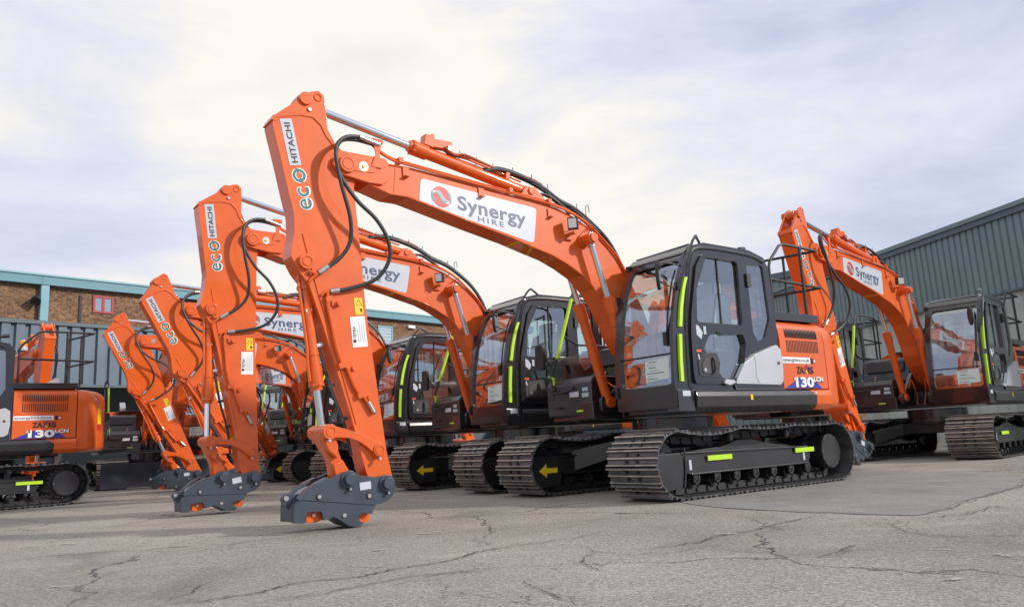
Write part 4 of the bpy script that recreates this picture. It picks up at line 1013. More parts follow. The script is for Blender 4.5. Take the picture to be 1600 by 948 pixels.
ARM_OUT = [(4.763, 4.022), (4.70, 4.045), (4.646, 4.008), (4.622, 3.835), (4.61, 3.68), (4.54, 3.555), (4.43, 3.46), (4.34, 3.40), (4.325, 3.28), (4.345, 3.15), (4.33, 2.95), (4.301, 2.678), (4.245, 1.978), (4.148, 1.277), (4.06, 0.652), (4.00, 0.38), (4.04, 0.29), (4.13, 0.27), (4.20, 0.32), (4.27, 0.47), (4.409, 0.971), (4.563, 1.454), (4.67, 1.788), (4.80, 2.16), (4.90, 2.28), (4.965, 2.40), (4.955, 2.52), (4.935, 2.62), (4.94, 2.80), (4.985, 2.98), (5.06, 3.30), (5.14, 3.62), (5.13, 3.70), (4.95, 3.86), (4.83, 3.985)]
def make_arm(root):
    hw = 0.14
    mb = MB()
    box_ = [to_arm(p) for p in ARM_OUT if p[1] < 3.69]
    # box section with the two ear plates on top
    low = [p for p in ARM_OUT if p[1] < 3.70]
    i0 = [i for i, p in enumerate(ARM_OUT) if abs(p[0]-4.61) < 1e-6][0]
    body = [to_arm(p) for p in ARM_OUT[i0:-2]]+[to_arm(p) for p in [(5.05, 3.715), (4.88, 3.765), (4.75, 3.77), (4.68, 3.72)]]
    mb.prism(body, -hw, hw, 'orange_paint')
    ear = [to_arm(p) for p in ARM_OUT[0:6]]+[to_arm(p) for p in [(4.62, 3.60), (4.68, 3.70), (4.755, 3.755), (4.88, 3.75), (5.05, 3.695)]]+[to_arm(p) for p in ARM_OUT[-4:]]
    for s_ in (-1, 1): mb.prism(ear, s_*(hw-0.035), s_*(hw+0.004), 'orange_paint')
    # flange line under the ears
    fl_ = [to_arm(p) for p in [(5.14, 3.675), (5.06, 3.722), (4.88, 3.775), (4.75, 3.78), (4.665, 3.72), (4.62, 3.62), (4.53, 3.51), (4.53, 3.49), (4.63, 3.60), (4.68, 3.70), (4.755, 3.76), (4.88, 3.755), (5.05, 3.705), (5.135, 3.665)]]
    mb.prism(fl_, -hw-0.010, hw+0.010, 'orange_paint')
    mb.prism([to_arm(p) for p in [(5.155, 3.655), (5.135, 3.705), (5.09, 3.712), (5.11, 3.65)]], -hw-0.010, hw+0.010, 'orange_paint')
    # pin bosses
    t = to_arm(ATOP)
    for s_ in (-1, 1):
        mb.cyl((t[0], s_*hw, t[1]), (t[0], s_*(hw+0.03), t[1]), 0.062, 'orange_paint', 22)
        q = to_arm((4.705, 3.975)); mb.torus((q[0], s_*(hw+0.004), q[1]), 0.035, 0.010, 'orange_paint')
        q = to_arm((4.79, 3.83)); mb.cyl((q[0], s_*hw, q[1]), (q[0], s_*(hw+0.02), q[1]), 0.020, 'steel', 10)
        q = to_arm(BKT); mb.cyl((q[0], s_*hw, q[1]), (q[0], s_*(hw+0.045), q[1]), 0.072, 'orange_paint', 22); mb.torus((q[0], s_*(hw+0.046), q[1]), 0.045, 0.007, 'black_ink', n=20)
        q = to_arm(LNK); mb.cyl((q[0], s_*(hw-0.02), q[1]), (q[0], s_*(hw+0.010), q[1]), 0.075, 'orange_paint', 22)
        mb.cyl((0, s_*(hw-0.03), 0), (0, s_*(hw+0.008), 0), 0.15, 'orange_paint', 24)
    mb.cyl((t[0], -hw, t[1]), (t[0], hw, t[1]), 0.035, 'steel', 14)
    q = to_arm(PIN); mb.cyl((q[0], -0.13, q[1]), (q[0], 0.13, q[1]), 0.085, 'orange_paint', 22)
    # raised weld plates down the front face
    arm = mb.build('arm', root, bevel=0.009)
    mb = MB()
    fr = [to_arm(p) for p in ((4.84, 2.15), (4.77, 1.98), (4.62, 1.56), (4.50, 1.22))]
    mb.tube([(to_arm(p)[0], hw+0.004, to_arm(p)[1]) for p in ((4.86, 2.62), (4.80, 2.40), (4.72, 2.1), (4.60, 1.72), (4.47, 1.28), (4.36, 0.9))], 0.006, 'orange_paint', 5)
    mb.tube([(to_arm(p)[0], 0.165, to_arm(p)[1]) for p in ((4.632, 2.09), (4.632, 1.97), (4.60, 1.82), (4.56, 1.62), (4.50, 1.44), (4.45, 1.40), (4.41, 1.30), (4.36, 1.20), (4.30, 1.15), (4.26, 1.10))], 0.017, 'orange_paint', 8, k=3)
    for x, z in ((4.62, 2.03), (4.50, 1.43), (4.32, 1.16)):
        q = to_arm((x, z)); mb.box((q[0], 0.16, q[1]), (0.07, 0.05, 0.05), 'orange_paint', Matrix.Rotation(R(20), 3, 'Y'))
    for x, z in ((4.54, 1.99), (4.40, 1.40), (4.25, 1.13)):
        q = to_arm((x, z)); mb.prism(rp([(q[0]-0.045, q[1]-0.015), (q[0]+0.05, q[1]-0.02), (q[0]+0.045, q[1]+0.02), (q[0]-0.03, q[1]+0.045)], 0.015), 0.141, 0.155, 'orange_paint'); mb.cyl((q[0]-0.015, 0.15, q[1]+0.005), (q[0]-0.015, 0.185, q[1]+0.005), 0.024, 'orange_paint', 10)
    a_, b_ = to_arm((4.255, 1.10)), to_arm((4.195, 1.00))
    mb.cyl((a_[0], 0.17, a_[1]), (b_[0], 0.17, b_[1]), 0.020, 'steel', 10)
    mb.cyl((b_[0], 0.17, b_[1]), (b_[0]-0.005, 0.17, b_[1]-0.012), 0.016, 'rubber', 8)
    mb.build('hydraulic_pipe', arm)
    mb = MB()
    h1 = [(4.10, 3.60, .20), (4.20, 3.625, .21), (4.32, 3.63, .22), (4.48, 3.58, .26), (4.59, 3.46, .30), (4.60, 3.289, .32), (4.55, 3.06, .32), (4.46, 2.79, .29), (4.44, 2.574, .24), (4.53, 2.41, .20), (4.72, 2.26, .175)]
    h2 = [(4.12, 3.60, .17), (4.35, 3.60, .20), (4.52, 3.54, .24), (4.59, 3.38, .28), (4.56, 3.16, .32), (4.41, 2.945, .34), (4.22, 2.79, .34), (4.10, 2.613, .33), (4.07, 2.426, .30), (4.18, 2.24, .24), (4.43, 2.138, .19), (4.61, 2.10, .17)]
    for h in (h1, h2):
        mb.tube([(to_arm(p)[0], p[2], to_arm(p)[1]) for p in h], 0.019, 'hose_rubber', 10, k=5)
        for (A_, B_) in ((h[-2], h[-1]),):
            va, vb = Vector((to_arm(A_)[0], A_[2], to_arm(A_)[1])), Vector((to_arm(B_)[0], B_[2], to_arm(B_)[1]))
            mb.cyl(va.lerp(vb, 0.55), vb, 0.026, 'steel', 10); mb.tube([vb, vb+(vb-va)*0.28, vb+(vb-va)*0.35+Vector((0.02, -0.01, -0.03))], 0.014, 'orange_paint', 6)
    va, vb = Vector((to_arm(h1[0])[0], .20, to_arm(h1[0])[1])), Vector((to_arm(h1[2])[0], .22, to_arm(h1[2])[1]))
    mb.cyl(va, vb, 0.025, 'steel', 10)
    bk = to_arm((4.74, 2.25)); mb.tube([(bk[0], 0.175, bk[1]), (bk[0]+0.06, 0.17, bk[1]+0.02), (bk[0]+0.10, 0.10, bk[1]-0.02)], 0.014, 'orange_paint', 6)
    # hoses down the front to the coupler
    for k_, yy in enumerate((-0.05, -0.085)):
        mb.tube([(to_arm(p)[0], yy, to_arm(p)[1]) for p in ((4.60, 2.55), (4.72, 2.2), (4.60, 1.70), (4.50, 1.35), (4.38, 0.98), (4.28, 0.66), (4.22, 0.50))], 0.014, 'hose_rubber', 6, k=3) if False else None
    mb.tube([(to_arm(p)[0], 0.05, to_arm(p)[1]) for p in ((4.86, 2.15), (4.80, 1.95), (4.69, 1.62), (4.58, 1.25), (4.46, 0.95), (4.42, 0.80), (4.38, 0.62))], 0.015, 'hose_rubber', 6, k=3)
    for x, z in ((4.79, 1.93), (4.69, 1.62), (4.58, 1.25), (4.46, 0.95)):
        q = to_arm((x, z)); mb.box((q[0]-0.01, 0.05, q[1]), (0.06, 0.05, 0.03), 'steel' if z > 1.5 else 'rubber', Matrix.Rotation(R(18), 3, 'Y'))
    mb.build('hydraulic_hose', arm)
    # decals
    mb = MB(); y = hw+0.001
    def A(x, z): q = to_arm((x, z)); return Vector((q[0], y, q[1]))
    quad = [A(5.072, 3.680), A(4.962, 3.705), A(4.868, 3.272), A(4.978, 3.250)]
    vs = [q+Vector((0, 0.0015, 0)) for q in quad]; mb.add(vs, [[0, 1, 2, 3]], 'white_decal')
    up = (A(5.072, 3.680)-A(4.978, 3.250)).normalized(); lf = Vector((up.z, 0, -up.x)); lf = lf if lf.x > 0 else -lf
    text(mb, 'HITACHI', A(4.903, 3.285), up, lf, 0.385, 0.050, 'black_ink', -0.003, 0.012) if False else None
    def arm_text(txt, base, w, h, mat, off, bold, sp=1.0):
        vs, fs, asp = glyphs(txt, bold, sp)
        mb.add([base+up*(p[0]*w)+lf*(p[1]*h)+Vector((0, off, 0)) for p in vs], [list(reversed(f)) for f in fs], mat)
    arm_text('HITACHI', A(4.900, 3.288), 0.385, 0.056, 'black_ink', 0.003, 0.03, 1.05)
    mb.build('brand_strip', arm); mb = MB()
    for ch, bx, bz, w in (('e', 4.762, 2.868, 0.100), ('c', 4.787, 2.985, 0.086)):
        for grow, mat_, off_, bd in ((0.008, 'white_ink', 0.0016, 0.035), (0.0, 'teal_ink', 0.003, 0.004)):
            vs, fs, asp = glyphs(ch, bd, 1.0)
            b0 = A(bx, bz)-up*grow-lf*grow; hh = max(p[1] for p in vs)
            mb.add([b0+up*(p[0]*(w+2*grow))+lf*(p[1]/hh*(0.108+2*grow))+Vector((0, off_, 0)) for p in vs], [list(reversed(f)) for f in fs], mat_)
    oc = A(4.889, 3.168)
    def ring(r0, r1, a0, a1, mat, off, n=16):
        vs = []
        for i in range(n+1):
            a = R(a0+(a1-a0)*i/n)
            for rr in (r0, r1): vs.append(oc+up*rr*math.cos(a)+lf*rr*math.sin(a)+Vector((0, off, 0)))
        mb.add(vs, [[2*i, 2*i+1, 2*i+3, 2*i+2] for i in range(n)], mat)
    ring(0.030, 0.072, 0, 360, 'white_ink', 0.0016, 30)
    ring(0.038, 0.062, 25, 180, 'teal_ink', 0.003); ring(0.038, 0.062, 205, 360, 'teal_ink', 0.003)
    for a in (22, 202):
        c_, s_ = math.cos(R(a)), math.sin(R(a)); rd = up*c_+lf*s_; tg = -up*s_+lf*c_
        mb.add([oc+rd*0.020+Vector((0, .0034, 0)), oc+rd*0.078+Vector((0, .0034, 0)), oc+rd*0.048-tg*0.040+Vector((0, .0034, 0))], [[0, 1, 2]], 'teal_ink')
    mb.build('eco_lettering', arm); mb = MB()
    # warning and supplier stickers
    def quadm(pts, mat, off): mb.add([A(*p)+Vector((0, off, 0)) for p in pts], [[0, 1, 2, 3]], mat)
    quadm([(4.368, 2.065), (4.284, 2.068), (4.266, 1.912), (4.350, 1.905)], 'yellow_ink', 0.0015)
    quadm_w = [(4.408, 1.880), (4.262, 1.898), (4.230, 1.612), (4.380, 1.597)]
    mb.tube([A(4.345, 1.995)+Vector((0, .003, 0)), A(4.285, 1.997)+Vector((0, .003, 0)), A(4.319, 2.05)+Vector((0, .003, 0))], 0.0022, 'black_ink', 4, closed=True)
    quadm([(4.31, 1.965), (4.285, 1.967), (4.282, 1.93), (4.293, 1.93)], 'black_ink', 0.003)
    mb.build('warning_sticker', arm); mb = MB(); quadm(quadm_w, 'white_ink', 0.0015)
    up2 = (A(4.262, 1.898)-A(4.230, 1.612)).normalized(); lf2 = Vector((up2.z, 0, -up2.x)); lf2 = lf2 if lf2.x > 0 else -lf2
    vs, fs, asp = glyphs('TETRA', 0.03, 1.0)
    bs = A(4.345, 1.682); mb.add([bs+up2*(p[0]*0.115)+lf2*(p[1]*0.028)+Vector((0, .003, 0)) for p in vs], [list(reversed(f)) for f in fs], 'black_ink')
    bs = A(4.345, 1.645); mb.add([bs+Vector((0, .003, 0)), bs+up2*0.028+Vector((0, .003, 0)), bs+up2*0.028+lf2*0.03+Vector((0, .003, 0)), bs+lf2*0.03+Vector((0, .003, 0))], [[0, 1, 2, 3]], 'black_ink')
    for k_ in range(4):
        bs = A(4.325-k_*0.022, 1.650); l_ = (0.13, 0.19, 0.16, 0.20)[k_]
        mb.add([bs+Vector((0, .003, 0)), bs+up2*l_+Vector((0, .003, 0)), bs+up2*l_-lf2*0.006+Vector((0, .003, 0)), bs-lf2*0.006+Vector((0, .003, 0))], [[0, 1, 2, 3]], 'palegrey_ink')
    mb.build('supplier_sticker', arm)
    return arm

def make_cylinders(root):
    out = {}
    for nm, key, Lb, rb_, rr_, Y in (('boom_cylinder', 'bl', 1.22, 0.058, 0.036, 0.275), ('boom_cylinder', 'br', 1.22, 0.058, 0.036, -0.235), ('arm_cylinder', 'a', 1.52, 0.064, 0.040, 0.035), ('bucket_cylinder', 'k', 1.12, 0.056, 0.036, 0.035)):
        mb = MB()
        mb.cyl((0, -0.07, 0), (0, 0.07, 0), rb_*1.15, 'orange_paint', 20)
        mb.cyl((0.0, 0, 0), (Lb-0.14, 0, 0), rb_, 'orange_paint', 24)
        mb.cyl((Lb-0.18, 0, 0), (Lb, 0, 0), rb_*1.22, 'orange_paint', 24)
        mb.cyl((Lb, 0, 0), (Lb+0.035, 0, 0), rb_*0.95, 'orange_paint', 24)
        for i in range(8):
            a = 2*PI*i/8; mb.cyl((Lb-0.025, rb_*1.16*math.cos(a), rb_*1.16*math.sin(a)), (Lb+0.006, rb_*1.16*math.cos(a), rb_*1.16*math.sin(a)), 0.011, 'orange_paint', 6)
        if key == 'a':
            mb.tube([(Lb-0.20, 0.02, 0.075), (Lb-0.22, 0.02, 0.12), (Lb-0.4, 0.02, 0.11), (0.35, 0.02, 0.10), (0.12, 0.03, 0.09)], 0.014, 'orange_paint', 7)
            mb.tube([(Lb-0.24, -0.03, 0.075), (0.3, -0.03, 0.10)], 0.014, 'orange_paint', 7)
            mb.box((Lb-0.17, 0.01, 0.12), (0.11, 0.11, 0.12), 'orange_paint'); mb.box((Lb-0.34, 0.0, 0.15), (0.24, 0.08, 0.09), 'orange_paint', Matrix.Rotation(R(12), 3, 'Y'))
            mb.cyl((Lb-0.20, -0.05, 0.19), (Lb-0.20, 0.06, 0.19), 0.022, 'orange_paint', 10); mb.box((Lb-0.42, 0.03, 0.12), (0.06, 0.09, 0.05), 'steel')
            mb.box((0.32, 0.0, 0.09), (0.05, 0.11, 0.09), 'orange_paint')
            for k_, (y0, z0) in enumerate(((0.05, 0.12), (-0.02, 0.15))):
                mb.tube([(Lb-0.36, y0, z0), (Lb-0.48, y0+0.01, 0.07+0.02*k_), (Lb-0.62, y0, 0.125), (Lb-1.0, 0.0, 0.14), (0.25, 0.0, 0.15), (0.0, 0.0, 0.19), (-0.2, 0.0, 0.17)], 0.017, 'hose_rubber', 8, k=3)
            for x in (Lb-0.58, Lb-0.8, 0.5, 0.3): mb.tube([(x, 0, 0.08), (x, 0, 0.185)], 0.006, 'rubber', 5)
        elif key == 'k':
            mb.tube([(0.10, 0.04, 0.05), (0.2, 0.05, 0.07), (Lb-0.35, 0.05, 0.062), (Lb-0.25, 0.05, 0.075), (Lb-0.05, 0.05, 0.075)], 0.013, 'orange_paint', 7, k=2)
            mb.cyl((0.12, 0, 0), (0.15, 0, 0), rb_*1.25, 'orange_paint', 20); mb.cyl((0.20, 0, 0), (0.235, 0, 0), rb_*1.22, 'orange_paint', 20)
            mb.cyl((Lb-0.30, 0, 0), (Lb-0.28, 0, 0), rb_*1.12, 'orange_paint', 20); mb.cyl((Lb-0.045, 0, 0), (Lb-0.04, 0, 0), rb_*1.27, 'orange_paint', 20)
        else:
            s_ = 1 if Y > 0 else -1
            mb.tube([(0.25, s_*-0.01, 0.065), (0.45, 0, 0.075), (Lb-0.2, 0, 0.075), (Lb-0.08, 0, 0.06)], 0.011, 'orange_paint', 6, k=2)
            mb.tube([(0.25, 0, 0.065), (0.15, -s_*0.08, 0.12), (0.28, -s_*0.14, 0.16), (0.12, -s_*0.16, 0.16)], 0.012, 'orange_paint', 6, k=3)
            mb.tube([(0.12, -s_*0.16, 0.16), (0.0, -s_*0.18, 0.14), (-0.15, -s_*0.2, 0.0)], 0.016, 'hose_rubber', 6, k=3)
            mb.cyl((Lb-0.32, 0, 0), (Lb-0.30, 0, 0), rb_*1.12, 'orange_paint', 20)
        o = mb.build(nm, root, bevel=0.003)
        mb = MB()
        mb.cyl((-1.9 if key == 'a' else -1.1, 0, 0), (-0.03, 0, 0), rr_, 'chrome', 24)
        mb.cyl((0, -0.065, 0), (0, 0.065, 0), 0.068, 'orange_paint', 20)
        if key[0] == 'b': mb.cyl((-0.10, 0, 0), (-0.04, 0, 0), rr_*1.15, 'steel', 20)
        rod = mb.build('piston_rod', o, bevel=0.003)
        out[key] = (o, rod, Y)
    return out

def make_links(root):
    dx = math.hypot(RP[0]-LNK[0], RP[1]-LNK[1])
    mb = MB()
    prof = []
    n = 12
    up_, dn_ = [], []
    for i in range(n+1):
        f = i/n; x = dx*f; c_ = 0.045*math.sin(PI*f); w = 0.060-0.028*math.sin(PI*f)
        up_.append((x, c_+w)); dn_.append((x, c_-w))
    poly = arc(0, 0, 0.062, 90, 270, 8)+dn_[1:-1]+arc(dx, 0, 0.068, -90, 90, 8)+up_[1:-1][::-1]
    for s_ in (-1, 1):
        mb.prism(poly, s_*0.155, s_*0.190, 'orange_paint')
        mb.cyl((0, s_*0.15, 0), (0, s_*0.205, 0), 0.058, 'orange_paint', 22)
        mb.torus((0, s_*0.206, 0), 0.040, 0.006, 'black_ink', n=20); mb.torus((dx, s_*0.226, 0), 0.040, 0.006, 'black_ink', n=20)
        mb.cyl((dx, s_*0.08, 0), (dx, s_*0.225, 0), 0.066, 'orange_paint', 22)
        for xx in (0.0, dx): mb.cyl((xx-0.02, s_*0.19, -0.075), (xx-0.02, s_*0.225, -0.075), 0.016, 'steel', 8)
    sl = mb.build('side_link', root, bevel=0.005)
    # H link from rod pin to coupler
    L2 = math.hypot(RP[0]-KP[0], RP[1]-KP[1])
    mb = MB()
    mb.prism(arc(0, 0, 0.070, 100, 260, 10)+[(0.12, -0.060), (L2-0.16, -0.055), (L2-0.06, -0.085)]+arc(L2, 0, 0.062, -60, 60, 6)+[(L2-0.06, 0.085), (L2-0.16, 0.055), (0.12, 0.060)], -0.075, 0.075, 'orange_paint')
    for s_ in (-1, 1):
        mb.prism(arc(0, 0, 0.068, 90, 270, 10)+[(0.16, -0.05), (0.26, 0.0), (0.16, 0.05)], s_*0.075, s_*0.148, 'orange_paint')
        mb.prism([(L2-0.17, -0.05), (L2-0.05, -0.07), (L2+0.04, 0.0), (L2-0.05, 0.07), (L2-0.17, 0.05)], s_*0.07, s_*0.125, 'orange_paint')
    hl = mb.build('coupler_link', root, bevel=0.014, seg=3)
    return sl, hl, dx, L2

def make_coupler(root):
    P_ = lambda L_: [to_cpl(p) for p in L_]
    mb = MB()
    def PL(L_, r_=0.015): return rp([(*to_cpl(p[:2]), p[2] if len(p) > 2 else r_) for p in L_], r_)
    upper = PL([(4.904, 0.285, .01), (4.858, 0.331, .02), (4.776, 0.388, .04), (4.652, 0.437), (4.51, 0.487, .04), (4.416, 0.478, .04), (4.351, 0.444, .03), (4.218, 0.424, .03), (4.13, 0.430, .06), (4.045, 0.415, .05), (4.012, 0.34, .05), (4.03, 0.255, .06), (4.10, 0.20, .05), (4.208, 0.180, .005), (4.891, 0.278, .005)])
    lowr = PL([(4.915, 0.281, .03), (4.960, 0.240, .03), (4.963, 0.095, .01), (4.870, 0.085, .01), (4.862, 0.120, .02), (4.845, 0.173, .02), (4.716, 0.170, .02), (4.706, 0.120, .02), (4.694, 0.093, .01), (4.640, 0.100, .01), (4.611, 0.118, .02), (4.541, 0.076, .02), (4.464, 0.021, .01), (4.356, 0.008, .01), (4.325, 0.040, .01), (4.375, 0.055, .01), (4.380, 0.105, .02), (4.330, 0.118, .02), (4.243, 0.104, .01), (4.228, 0.142, .01), (4.207, 0.184, .005)])
    for s_ in (-1, 1):
        mb.prism(upper, s_*0.165, s_*0.205, 'slate_paint')
        mb.prism(lowr, s_*0.150, s_*0.196, 'slate_paint')
        mb.prism(PL([(4.93, 0.29, .01), (4.86, 0.35, .02), (4.78, 0.405, .02), (4.66, 0.452, .02), (4.66, 0.435), (4.77, 0.382), (4.85, 0.325), (4.91, 0.27)], 0.01), s_*0.12, s_*0.206, 'slate_paint')
    # nose plate, belly plates
    mb.prism(PL([(4.962, 0.235, .02), (4.965, 0.10), (4.925, 0.10), (4.925, 0.22, .01), (4.87, 0.28, .02), (4.90, 0.295, .02)], 0.01), -0.19, 0.15, 'slate_paint')
    mb.prism(PL([(4.90, 0.255), (4.24, 0.165), (4.24, 0.135), (4.60, 0.175), (4.84, 0.21)], 0.005), -0.15, 0.15, 'slate_paint')
    mb.prism(PL([(4.50, 0.46, .02), (4.44, 0.44, .02), (4.40, 0.25), (4.50, 0.20)], 0.02), -0.165, 0.165, 'slate_paint')
    # lug on the nose
    mb.prism(PL([(5.035, 0.300, .03), (4.985, 0.335, .02), (4.86, 0.325, .01), (4.90, 0.24), (4.955, 0.195, .02), (5.01, 0.245, .02)], 0.02), 0.02, 0.075, 'slate_paint')
    # bottom hook plate
    mb.prism(PL([(4.60, 0.125), (4.38, 0.12), (4.33, 0.045), (4.36, 0.012, .01), (4.47, 0.020, .01), (4.545, 0.070)], 0.01), -0.12, 0.13, 'slate_paint')
    cp = mb.build('quick_coupler', root, bevel=0.010)
    for p in (PIN, KP):
        q = to_cpl(p)
        for s_ in (-1, 1):
            mb = MB()
            mb.cyl((q[0], s_*0.2, q[1]), (q[0], s_*0.222, q[1]), 0.078, 'slate_paint', 26)
            mb.cyl((q[0], s_*0.22, q[1]), (q[0], s_*0.262, q[1]), 0.052, 'slate_paint', 24)
            mb.cyl((q[0], s_*0.22, q[1]-0.085), (q[0], s_*0.25, q[1]-0.085), 0.016, 'steel', 8)
            mb.build('coupler_pin', cp, bevel=0.006)
    mb = MB()
    for x, z in ((4.744, 0.294), (4.278, 0.264)):
        mb = MB(); q = to_cpl((x, z)); mb.cyl((q[0], 0.204, q[1]), (q[0], 0.210, q[1]), 0.030, 'rubber', 16); mb.cyl((q[0], 0.209, q[1]), (q[0], 0.220, q[1]), 0.018, 'steel', 10); mb.build('bolt_head', cp)
    mb = MB(); q = to_cpl((4.511, 0.118)); mb.cyl((q[0], 0.19, q[1]), (q[0], 0.207, q[1]), 0.018, 'steel', 10)
    mb.build('bolt_head', cp); mb = MB(); q = to_cpl((4.99, 0.297)); mb.cyl((q[0], 0.07, q[1]), (q[0], 0.090, q[1]), 0.022, 'steel', 10)
    mb.build('bolt_head', cp); mb = MB()
    q = to_cpl((4.312, 0.354)); mb.box((q[0], 0.208, q[1]), (0.108, 0.006, 0.066), 'white_decal', Matrix.Rotation(R(4), 3, 'Y'))
    mb.build('sticker', cp)
    mb = MB()
    mb.prism(PL([(4.835, 0.168), (4.72, 0.175), (4.665, 0.16), (4.672, 0.096, .03), (4.745, 0.076, .03), (4.83, 0.082, .02)], 0.02), -0.06, 0.13, 'orange_paint')
    q = to_cpl((4.765, 0.140)); mb.cyl((q[0], -0.13, q[1]), (q[0], 0.145, q[1]), 0.02, 'steel', 10)
    mb.build('locking_jaw', cp, bevel=0.006); mb = MB()
    mb.prism(PL([(4.355, 0.115), (4.232, 0.110), (4.236, 0.047, .03), (4.286, 0.028, .03), (4.345, 0.050, .02)], 0.02), -0.06, 0.13, 'orange_paint')
    mb.build('locking_jaw', cp, bevel=0.006)
    mb = MB()
    mb.prism(PL([(4.90, 0.300), (4.83, 0.352), (4.74, 0.385), (4.735, 0.365), (4.82, 0.33), (4.88, 0.28)], 0.008), -0.164, 0.164, 'light_slate')
    mb.build('cover_plate', cp)
    return cp

def build_proto():
    root = empty('excavator')
    rec = {'root': root}
    rec['tl'] = make_track(1, root); rec['tr'] = make_track(-1, root); rec['uc'] = make_undercarriage(root)
    before = set(root.children)
    make_body(root); make_cab(root)
    rec['upper'] = [c for c in root.children if c not in before]
    rec['boom'] = make_boom(root); rec['arm'] = make_arm(root); rec['cyl'] = make_cylinders(root)
    rec['sl'], rec['hl'], rec['dsl'], rec['dhl'] = make_links(root)
    rec['cp'] = make_coupler(root)
    for k in ('boom', 'arm', 'sl', 'hl', 'cp'): squeeze(rec[k])
    return rec
def squeeze(o):
    for v in o.data.vertices:
        y = v.co.y; v.co.y = y*(1-0.035/0.12) if abs(y) < 0.12 else y-math.copysign(0.035, y)
    for c in o.children: squeeze(c)
def copy_rec(rec):
    mp_ = {}
    def cp(o, par):
        n = o.copy(); C.objects.link(n); n.parent = par; mp_[o] = n
        for c in list(o.children): cp(c, n)
        return n
    r0 = cp(rec['root'], None)
    out = {'root': r0, 'upper': [mp_[o] for o in rec['upper']], 'dsl': rec['dsl'], 'dhl': rec['dhl']}
    for k in ('tl', 'tr', 'uc', 'boom', 'arm', 'sl', 'hl', 'cp'): out[k] = mp_[rec[k]]
    out['cyl'] = {k: (mp_[v[0]], mp_[v[1]], v[2]) for k, v in rec['cyl'].items()}
    return out
def circ2(a, ra, b, rb_, ref):
    d_ = math.hypot(b[0]-a[0], b[1]-a[1]); x = (ra*ra-rb_*rb_+d_*d_)/(2*d_); h = math.sqrt(max(0, ra*ra-x*x))
    ex = ((b[0]-a[0])/d_, (b[1]-a[1])/d_)
    c_ = [(a[0]+ex[0]*x-s_*ex[1]*h, a[1]+ex[1]*x+s_*ex[0]*h) for s_ in (1, -1)]
    return min(c_, key=lambda p: math.hypot(p[0]-ref[0], p[1]-ref[1]))
def pose(rec, x, y, th, da, db, slew=0.0, cg=0.0, ground=True):
    """da: boom raised by, db: arm turned by (absolute), cg: coupler turned by"""
    root = rec['root']; root.location = (x, y, 0); root.rotation_euler = (0, 0, th)
    add = lambda a, b: (a[0]+b[0], a[1]+b[1]); sub = lambda a, b: (a[0]-b[0], a[1]-b[1])
    T = add(F0, rot2(sub(T0, F0), da))
    if ground:     # turn the arm until the coupler stands on the ground
        best = None
        for i in range(-160, 161):
            a = db+i*0.0025
            z = add(T, rot2(sub(PIN, T0), a))[1]
            c_ = abs(z-0.36)*3+abs(a-db)*0.15
            if best is None or c_ < best[0]: best = (c_, a)
        db = best[1]
    onb = lambda p: add(F0, rot2(sub(p, F0), da)); ona = lambda p: add(T, rot2(sub(p, T0), db))
    Pp = ona(PIN); K = add(Pp, rot2(sub(KP, PIN), cg)); A_ = ona(LNK)
    ref = add(Pp, rot2(sub(RP, PIN), db))
    Rr = circ2(A_, rec['dsl'], K, rec['dhl'], ref)
    Z = Matrix.Rotation(slew, 4, 'Z')
    def put(o, p, a, Y=0.035): o.matrix_basis = Z @ Matrix.Translation((p[0], Y, p[1])) @ Matrix.Rotation(-a, 4, 'Y')
    for o in rec['upper']: o.matrix_basis = Z.copy()
    put(rec['boom'], F0, da); put(rec['arm'], T, db)
    def cyl(key, a, b):
        o, rod, Y = rec['cyl'][key]; an = math.atan2(b[1]-a[1], b[0]-a[0]); put(o, a, an, Y); rod.location = (math.hypot(b[0]-a[0], b[1]-a[1]), 0, 0)
    cyl('bl', CB, onb(BC)); cyl('br', CB, onb(BC)); cyl('a', onb(AB), ona(ATOP)); cyl('k', ona(BKT), Rr)
    put(rec['sl'], A_, math.atan2(Rr[1]-A_[1], Rr[0]-A_[0])); put(rec['hl'], Rr, math.atan2(K[1]-Rr[1], K[0]-Rr[0]))
    put(rec['cp'], Pp, cg)

